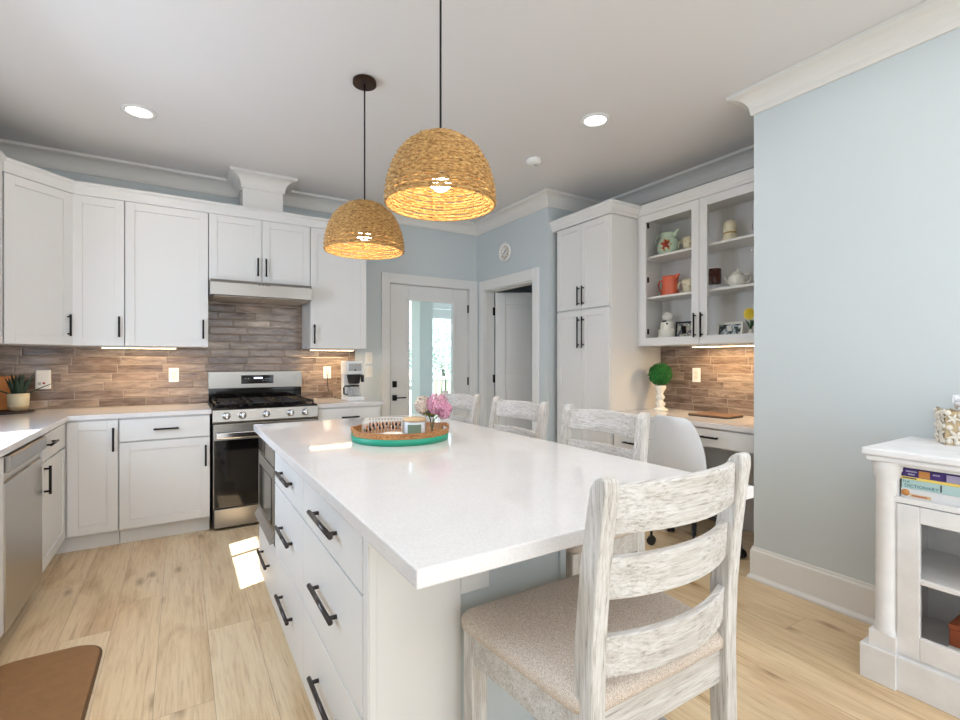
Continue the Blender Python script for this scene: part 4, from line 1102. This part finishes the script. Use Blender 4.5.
for x0, x1 in ((.111, Wc/2-.002), (Wc/2+.002, Wc-.111)):
    f = MB(); r = .068; z0, z1 = .142, .718
    f.box(x0, x0+r, .024, .046, z0, z1); f.box(x1-r, x1, .024, .046, z0, z1); f.box(x0+r, x1-r, .024, .046, z0, z0+.085); f.box(x0+r, x1-r, .024, .046, z1-r+.006, z1)
    f.box(x0+r, x1-r, .026, .044, .428, .448)
    fo = f.build('door', 'dist', t, .003)
    MB().box(x0+r-.004, x1-r+.004, .034, .038, z0+.08, z1-r+.01).build('glass_pane', 'cglass', fo)
# books: open shelf stack, spines facing the room (-x)
def book(label, y1, L, z0, th, mat, depth=.20, x=2.375, ext=None, group=None):
    b = thing('book', label, 'book', (x, y1, z0), -PI/2, group)
    m = MB(); m.box(0, L, 0, depth, 0, .0025); m.box(0, L, 0, depth, th-.0025, th); m.box(0, L, -.001, .003, 0, th); m.build('cover', mat, b, .0006)
    MB().box(.003, L-.003, .004, depth-.004, .0027, th-.0027).build('pages', 'page', b)
    if ext: ext(b, L, th)
    return b
gb = 'books stacked flat on the open console shelf'
SP = (PI/2, 0, 0)
def e1(b, L, th):
    MB().box(0, L, -.0022, -.0012, .001, .012).build('yellow_band', 'yel', b)
    MB().box(.12, .235, -.002, -.0011, .014, th-.002).build('lavender_panel', 'lav', b)
    MB().box(.052, .082, -.002, -.0011, .015, th-.004).build('orange_patch', 'orangec', b)
    m = MB()
    for x in (.012, .026, .036, .092, .102): m.box(x, x+.009, -.0022, -.0011, .022, .030)
    m.build('spine_lettering', 'lav', b)
    m = MB(); random.seed(9); x = .004
    while x < .11:
        w = random.uniform(.003, .007); m.box(x, x+w, -.0028, -.0021, .004, .009); x += w+.002
    m.build('band_lettering', 'inkd', b)
def e2(b, L, th):
    text_mesh('title_lettering', 'THE', .0125, 'ink', b, (.002, -.0012, .0215), SP)
    text_mesh('title_lettering', 'DICTIONARY', .0165, 'ink', b, (.008, -.0012, .006), SP)
    MB().box(.112, .116, -.0022, -.0011, .006, th-.004).build('spine_mark', 'inkd', b)
def e3(b, L, th):
    m = MB(); m.m = Matrix.Translation((.013, -.0012, .018)) @ Matrix.Rotation(PI/2, 4, 'X'); m.lathe([(0, 0), (.013, 0), (.013, .0008), (0, .0008)], seg=20); m.build('orange_roundel', 'orangec', b)
    MB().box(.026, .088, -.002, -.0011, .004, .016).build('peach_band', 'lidwood', b)
    m = MB(); x = .034
    for k in range(7): m.box(x, x+.004, -.0026, -.0019, .0075, .0125); x += .0065
    m.build('spine_lettering', 'red', b)
b0 = .7425; yy = .728
book('white and orange spined book at the bottom of the shelf stack', yy, .27, b0, .034, 'whitec', ext=e3, group=gb)
book('pale teal dictionary in the middle of the shelf stack', yy-.002, .26, b0+.0345, .035, 'pale', ext=e2, group=gb)
book('purple book with yellow band on top of the shelf stack', yy-.001, .255, b0+.070, .042-.018, 'purple', group=gb, ext=None) if False else None
def e1b(b, L, th): e1(b, L, th)
book('purple book with yellow band on top of the shelf stack', yy-.001, .255, b0+.0700, .041, 'purple', ext=lambda b, L, th: (MB().box(0, L, -.0022, -.0012, .0, .010).build('yellow_band', 'yel', b),
     MB().box(.13, .245, -.002, -.0011, .011, th-.004).build('lavender_panel', 'lav', b), MB().box(.052, .084, -.002, -.0011, .012, th-.004).build('orange_patch', 'orangec', b),
     MB().box(.014, .046, -.0020, -.0011, .028, .033).build('spine_lettering', 'lav', b), MB().box(.020, .040, -.0020, -.0011, .017, .022).build('spine_lettering', 'lav', b), MB().box(.092, .112, -.0020, -.0011, .027, .032).build('spine_lettering', 'lav', b), MB().box(.004, .046, -.0028, -.0021, .003, .007).build('band_lettering', 'inkd', b)), group=gb)
gb2 = 'books behind the console glass door'
book('white book under the rust brown box behind the console glass door', .605, .24, .1410+.0265, .040, 'whitec', x=2.42, group=gb2)
book('red book at the bottom of the pile behind the console glass door', .62, .26, .1410, .026, 'red', x=2.41, group=gb2)
t = thing('keepsake_box', 'rust brown box on top of the books behind the console glass door', 'box', (2.43, .605, .1410+.067), -PI/2)
MB().box(0, .2, 0, .15, 0, .062).build('box', 'rust', t, .004); MB().box(-.002, .202, -.002, .152, .0625, .082).build('lid', 'rust', t, .005)

# tissue box with starfish
t = thing('tissue_box_cover', 'carved white starfish and shell tissue box on the console', 'tissue box', (2.735, .640, .9245), .48)
m = MB(); h_ = .135; w_ = .066
m.box(-w_, w_, -w_, -w_+.006, 0, h_); m.box(-w_, w_, w_-.006, w_, 0, h_); m.box(-w_, -w_+.006, -w_+.006, w_-.006, 0, h_); m.box(w_-.006, w_, -w_+.006, w_-.006, 0, h_); m.box(-w_+.006, w_-.006, -w_+.006, w_-.006, h_-.03, h_-.024)
m.build('box', 'trivet' if False else 'dish', t)
m = MB(); random.seed(21)
def star(mb, mat, c, r):
    mb.m = mat
    a0 = random.random()*6
    pts = []
    for k in range(5):
        a = a0+k*2*PI/5
        mb.tube([(c[0], c[1], 0), (c[0]+r*.5*math.cos(a), c[1]+r*.5*math.sin(a), .004), (c[0]+r*math.cos(a), c[1]+r*math.sin(a), .001)], [r*.26, r*.2, r*.06], 6, flat=.6)
for fx in range(4):
    F_ = Matrix.Rotation(fx*PI/2, 4, 'Z') @ Matrix.Translation((0, -w_-.001, .006)) @ Matrix.Rotation(PI/2, 4, 'X')
    for (cx, cy, r) in ((-.036, .03, .032), (.030, .035, .034), (0, .085, .034), (-.045, .10, .024), (.045, .105, .026), (.0, .02, .018)): star(m, F_, (cx, cy), r)
    m.m = F_
    for (cx, cy) in ((-.02, .062), (.022, .068), (-.055, .065), (.056, .07), (-.02, .115), (.018, .122), (-.055, .01), (.055, .008), (.0, .05), (-.06, .125), (.06, .128), (-.03, .003), (.025, .004)):
        m.lathe([(.011, 0), (.010, .004), (.005, .007), (0, .008)], (cx, cy, 0), 10)
m.m = Matrix.Identity(4)
m.build('starfish_relief', 'star', t)
m = MB(); N = 10
for i in range(N):
    a = i/N*PI*2; b = (i+1)/N*PI*2
    f0 = lambda a, k: ((.018+.028*k*(1+.35*math.sin(3*a)))*math.cos(a), (.010+.020*k)*math.sin(a), .108+.075*k+.02*k*math.sin(2*a+1))
    for k in range(3): q = m.quad(f0(a, k/3), f0(b, k/3), f0(b, (k+1)/3), f0(a, (k+1)/3)); q.smooth = True
o = m.build('tissue', 'tissue', t); o.modifiers.new('s', 'SOLIDIFY').thickness = .001

# floor mat
m = MB(); P = []; x0, x1, y0, y1, r = -.69, -.288, 1.72, 2.735, .11
for cx, cy, a0 in ((x1-r, y1-r, 0), (x0+r, y1-r, 90), (x0+r, y0+r, 180), (x1-r, y0+r, 270)):
    for k in range(9): a = math.radians(a0+k*90/8); P.append((cx+r*math.cos(a), cy+r*math.sin(a)))
t = thing('floor_mat', 'brown cushioned mat on the floor in front of the sink', 'mat', (0, 0, 0.0005))
cx, cy = (x0+x1)/2, (y0+y1)/2
m.prism(P, 0, .012); m.build('rim', 'matedge', t, .004)
m = MB(); m.prism([(cx+(p[0]-cx)*.955, cy+(p[1]-cy)*.982) for p in P], .0121, .017); m.build('pad', 'mat', t, .004)

# ------------------------------------------------------------------ porch and garden beyond the glazed door
struct('trim_8', MB().box(1.0, 6.5, 4.86, 7.12, -.06, -.005), 'deck', label='porch decking outside the glazed door')
m = MB(); m.box(1.0, 6.5, 7.0, 7.12, 2.35, 2.75); m.box(1.0, 1.2, 7.0, 7.12, -.005, 2.35); m.box(1.0, 1.12, 4.87, 7.0, -.005, 2.75)  # the unseen left side wall is added to keep sun off the porch
m.box(2.62, 2.74, 7.0, 7.12, -.005, 2.35); m.box(3.22, 3.34, 7.0, 7.12, -.005, 2.35); m.box(3.98, 4.1, 7.0, 7.12, -.005, 2.35); m.box(5.4, 6.5, 7.0, 7.12, -.005, 2.35)
m.box(1.2, 3.22, 7.02, 7.10, .80, .86); m.box(1.2, 3.22, 7.02, 7.10, -.005, .12)
struct('wall_porch', m, 'trim')
m = MB(); m.box(2.90, 3.10, 6.30, 6.60, -.005, 2.75)
struct('trim_9', m, 'trim', label='square white porch post')
struct('trim_10', MB().box(1.0, 6.5, 4.86, 7.3, 2.75, 2.85), 'trim', label='white porch ceiling')
m = MB(); a0, a1 = 3.345, 3.975
m.box(a0, a0+.10, 7.03, 7.075, .005, 2.10); m.box(a1-.10, a1, 7.03, 7.075, .005, 2.10); m.box(a0+.1, a1-.1, 7.03, 7.075, 1.95, 2.10); m.box(a0+.1, a1-.1, 7.03, 7.075, .005, .25)
d3 = struct('door_3', m, 'trim', label='white glazed outer door of the porch')
MB().box(a0+.1, a1-.1, 7.05, 7.055, .25, 1.95).build('glass_pane', 'glass', d3)
MB().box(a0+.03, a0+.07, 7.0, 7.03, .93, 1.0).build('door_handle', 'dark', d3)
struct('trim_11', MB().box(a0, a1, 7.03, 7.08, 2.11, 2.345), 'trim')
struct('ground', MB().box(-6, 30, 7.13, 40, -.5, -.4), 'lawn')
t = thing('porch_railing', 'pale railing outside the porch door', 'railing', (3.0, 8.6, -.4))
m = MB(); m.box(-2, 4, 0, .06, 1.28, 1.34); m.box(-2, 4, 0, .06, .45, .50)
m.build('rails', 'trim', t)
m = MB()
for i in range(50): m.box(-2+i*.12, -1.97+i*.12, .015, .045, .50, 1.28)
for x in (-2, -.0, 2, 4): m.box(x-.05, x+.05, -.02, .08, 0, 1.4)
m.build('balusters', 'trim', t)
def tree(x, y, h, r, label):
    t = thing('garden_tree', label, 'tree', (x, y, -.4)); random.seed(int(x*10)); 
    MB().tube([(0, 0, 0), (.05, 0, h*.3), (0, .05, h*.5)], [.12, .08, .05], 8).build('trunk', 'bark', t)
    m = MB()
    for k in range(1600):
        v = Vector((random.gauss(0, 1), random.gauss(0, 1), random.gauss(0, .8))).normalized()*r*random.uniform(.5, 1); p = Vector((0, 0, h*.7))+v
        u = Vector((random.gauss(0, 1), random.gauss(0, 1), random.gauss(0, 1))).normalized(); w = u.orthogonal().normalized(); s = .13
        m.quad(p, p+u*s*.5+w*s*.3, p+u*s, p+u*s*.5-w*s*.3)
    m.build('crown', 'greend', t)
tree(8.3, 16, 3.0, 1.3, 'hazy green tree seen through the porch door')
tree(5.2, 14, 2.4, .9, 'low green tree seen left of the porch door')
